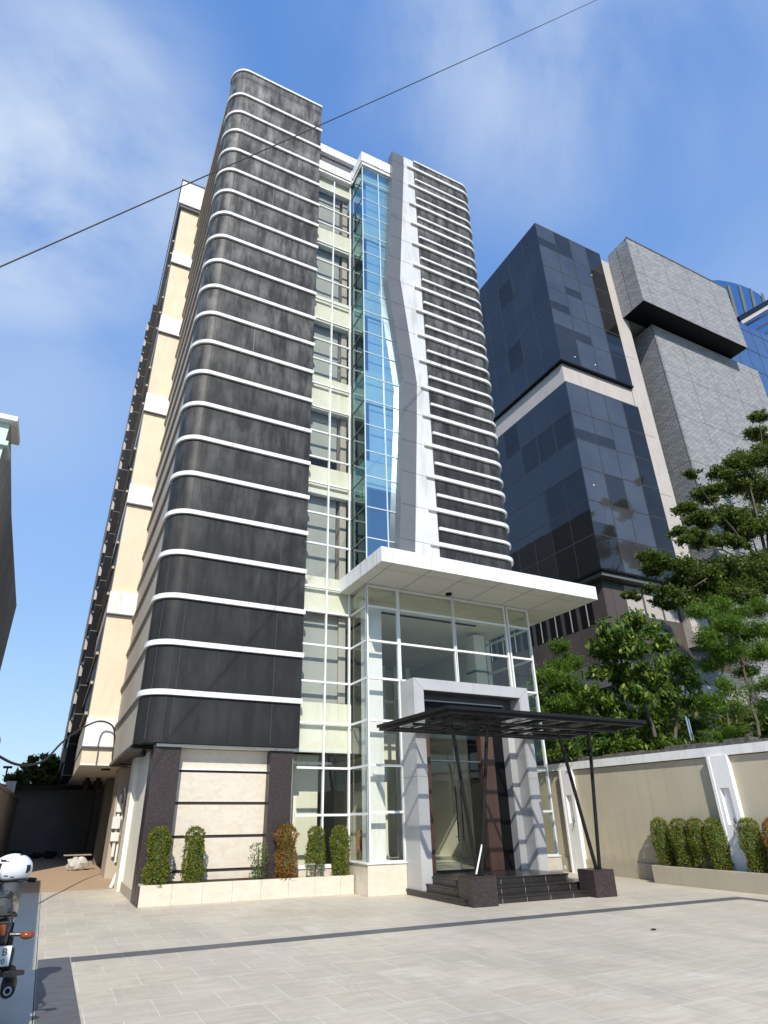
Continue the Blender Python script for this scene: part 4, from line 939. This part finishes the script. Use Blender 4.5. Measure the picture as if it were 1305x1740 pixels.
# dark pebble-like litter
tag(MB().ell((8.4, 7.63, .012), (.05, .03, .012), 'rubber', 8, 5).build('fallen_leaf'), 'tiny dark leaf lying on the pale paving', 'leaf')

# ------------------------------------------------------------------ motorcycle (rear at left edge) and helmet
MC = empty('motorcycle', (-.20, 7.3, 0), 'parked motorcycle seen from behind at the left edge, with amber indicator', 'motorcycle')
mx_ = -.20
def wheel(y, name):
    w0 = empty(name, (mx_, y, .29), None, None); w0.parent = MC; w0.matrix_parent_inverse = q_loc(MC).inverted()
    n = 28; ring = [(mx_, y+.25*math.cos(2*math.pi*i/n), .29+.25*math.sin(2*math.pi*i/n)) for i in range(n+1)]
    t_ = MB().tube(ring, .045, 'rubber', 8); o = t_.build('tyre', None, smooth=True); o.parent = w0; o.matrix_parent_inverse = (q_loc(w0)).inverted()
    r2 = [(mx_, y+.20*math.cos(2*math.pi*i/n), .29+.20*math.sin(2*math.pi*i/n)) for i in range(n+1)]
    rm = MB().tube(r2, .015, 'chrome', 6)
    for k in range(10): a = 2*math.pi*k/10; rm.bar((mx_, y, .29), (mx_, y+.2*math.cos(a), .29+.2*math.sin(a)), .012, 'chrome')
    rm.tube([(mx_-.06, y, .29), (mx_+.06, y, .29)], .05, 'silverp', 12); o = rm.build('rim', None); o.parent = w0; o.matrix_parent_inverse = (q_loc(w0)).inverted()
wheel(6.85, 'wheel'); wheel(8.1, 'wheel')
MB().tube([(mx_, 6.62, .90), (mx_, 6.72, .91), (mx_, 6.95, .86), (mx_, 7.3, .79), (mx_, 7.6, .8)], [.06, .09, .11, .12, .09], 'blackp', 14).build('seat', MC, smooth=True)
MB().tube([(mx_, 6.50, .86), (mx_, 6.56, .87), (mx_, 6.75, .82), (mx_, 7.0, .74)], [.05, .085, .095, .08], 'silverp', 16).build('tail_cowl', MC, smooth=True)
MB().tube([(mx_, 7.45, .82), (mx_, 7.65, .90), (mx_, 7.9, .86)], [.08, .12, .08], 'silverp', 14).build('fuel_tank', MC, smooth=True)
MB().bar((mx_, 6.6, .6), (mx_, 7.9, .55), .06, 'steel').bar((mx_, 7.9, .85), (mx_, 8.1, .29), .07, 'chrome').bar((mx_, 7.2, .75), (mx_, 7.3, .3), .06, 'steel').bar((mx_+.07, 7.3, .35), (mx_+.07, 6.85, .29), .04, 'steel').build('frame', MC)
MB().box(mx_-.13, mx_+.13, 7.25, 7.6, .28, .58, 'steel').tube([(mx_-.16, 7.45, .38), (mx_+.16, 7.45, .38)], .09, 'silverp', 14).build('engine', MC, bevel=.02)
MB().box(mx_-.09, mx_+.09, 6.44, 6.6, .64, .80, 'blackp').bar((mx_, 6.5, .7), (mx_, 6.42, .33), .16, 'blackp', .03).build('rear_mudguard', MC, bevel=.01)
MB().tube([(mx_+.17, 6.44, .33), (mx_+.17, 6.62, .34), (mx_+.16, 7.2, .33)], [.052, .058, .045], 'rubber', 18).tube([(mx_+.17, 6.435, .33), (mx_+.17, 6.442, .33)], .03, 'chrome', 14).tube([(mx_+.17, 6.43, .33), (mx_+.17, 6.437, .33)], .018, 'dark', 14).build('exhaust', MC, smooth=True)
MB().bar((mx_+.1, 6.5, .43), (mx_+.25, 6.58, .42), .07, 'blackp', .03).build('footpeg', MC)
ind = MB().tube([(mx_+.10, 6.50, .70), (mx_+.20, 6.49, .695)], .014, 'blackp', 8).ell((mx_+.235, 6.47, .69), (.055, .035, .03), 'amber', 12, 8); ind.build('indicator', MC, smooth=True)
MB().tube([(mx_-.10, 6.50, .70), (mx_-.20, 6.49, .695)], .014, 'blackp', 8).ell((mx_-.235, 6.47, .69), (.055, .035, .03), 'amber', 12, 8).build('indicator', MC, smooth=True)
MB().box(mx_-.07, mx_+.07, 6.42, 6.44, .70, .78, 'amber').build('tail_light', MC, bevel=.01)
pt = MB().box(mx_-.14, mx_+.14, 6.405, 6.411, .50, .635, 'plate').build('licence_plate', MC)
MB().tube([(mx_-.33, 7.75, 1.02), (mx_-.15, 7.85, 1.0), (mx_, 7.88, .96), (mx_+.15, 7.85, .99), (mx_+.20, 7.82, .99)], .016, 'chrome', 8).tube([(mx_+.15, 7.84, .99), (mx_+.22, 7.81, .985)], .022, 'rubber', 10).tube([(mx_-.22, 7.78, 1.01), (mx_-.33, 7.73, 1.02)], .022, 'rubber', 10).build('handlebar', MC, smooth=True)
def text(s, x, z, size, parent):
    c = bpy.data.curves.new('plate_text', 'FONT'); c.body = s; c.size = size; c.extrude = .001; o = bpy.data.objects.new('plate_text', c); col.objects.link(o)
    o.location = (x, 6.404, z); o.rotation_euler = (R(90), 0, 0); c.materials.append(M['rubber'])
    dg = bpy.context.evaluated_depsgraph_get(); me = bpy.data.meshes.new_from_object(o.evaluated_get(dg)); mo = bpy.data.objects.new('plate_lettering', me); col.objects.link(mo)
    mo.matrix_world = Matrix.Translation(o.location) @ o.rotation_euler.to_matrix().to_4x4(); bpy.data.objects.remove(o)
    pm = q_loc(MC); mw = Matrix.Translation((x, 6.404, z)) @ Matrix.Rotation(R(90), 4, 'X'); mo.parent = parent; mo.matrix_parent_inverse = pm.inverted() if parent is MC else pm.inverted(); mo.matrix_basis = mw
    if parent is not MC: mo.matrix_parent_inverse = Matrix.Identity(4)
text('B', mx_+.075, .572, .07, pt); text('-20', mx_+.04, .515, .05, pt)
MB().tube([(mx_+.10, 6.6, .84), (mx_+.12, 6.5, .83), (mx_+.08, 6.4, .85), (mx_-.08, 6.4, .85), (mx_-.12, 6.5, .83), (mx_-.10, 6.6, .84)], .012, 'steel', 8).build('grab_rail', MC, smooth=True)
MB().bar((mx_+.06, 6.55, .30), (mx_+.09, 6.8, .78), .035, 'chrome').tube([(mx_+.085, 6.62, .45), (mx_+.09, 6.8, .74)], .03, 'steel', 10).build('shock_absorber', MC)
MB().tube([(mx_+.02, 7.85, .98), (mx_+.10, 7.7, .93), (mx_+.07, 7.5, .8)], .008, 'rubber', 6).tube([(mx_-.02, 7.85, .98), (mx_-.12, 7.72, .95), (mx_-.07, 7.5, .8)], .008, 'rubber', 6).build('control_cable', MC)
# full-face helmet resting on the handlebar end
HM = empty('crash_helmet', (-.2, 7.7, .97), 'white full-face helmet resting on the motorcycle at the left edge', 'helmet')
hc = Vector((-.215, 7.7, 1.10))
def hf(d):
    q = 1.0
    if d.z < -.62: q = .62/-d.z
    if d.x < -.3 and d.z < 0: q *= 1+.16*(-d.x-.3)
    return q
hm = MB().ell(hc, (.185, .14, .138), 'helmet', 56, 36, hf)
kb = hm._m('blackp'); kr = hm._m('rubber')
for f_i, f in enumerate(hm.f):
    c = sum((Vector(hm.v[q]) for q in f), Vector())/len(f)-hc; d = Vector((c.x/.185, c.y/.14, c.z/.138)).normalized()
    if .70 < d.x < .90 and -.22 < d.z-.25*(d.x-.8) < .26 and d.y < -.25: hm.mi[f_i] = kr
    elif d.x < -.52 and -.12 < d.z < .42: hm.mi[f_i] = kb
    elif d.z > .86 and .25 < d.x < .5 : hm.mi[f_i] = kr
    elif -.35 < d.x < .15 and -.47 < d.z+.25*d.x < -.40 and d.y < 0: hm.mi[f_i] = kr
    elif -.62 < d.x < -.2 and .5 < d.z < .62-.3*(d.x+.4) and d.y < -.1: hm.mi[f_i] = kb
hm.build('shell', HM, smooth=True)
MB().tube([hc+Vector((.178*math.cos(a)*.80, .135*math.sin(a)*.80, -.088)) for a in np.linspace(0, 2*math.pi, 25)], .012, 'rubber', 8).build('rubber_rim', HM, smooth=True)
# ------------------------------------------------------------------ across the street (only seen mirrored in the glass)
sc.render.engine = 'CYCLES'
sc.view_settings.view_transform = 'Standard'; sc.view_settings.look = 'None'; sc.view_settings.gamma = 1; sc.view_settings.exposure = .36
sc.cycles.max_bounces = 8; sc.cycles.transparent_max_bounces = 16
sc.render.resolution_x = 768; sc.render.resolution_y = 1024
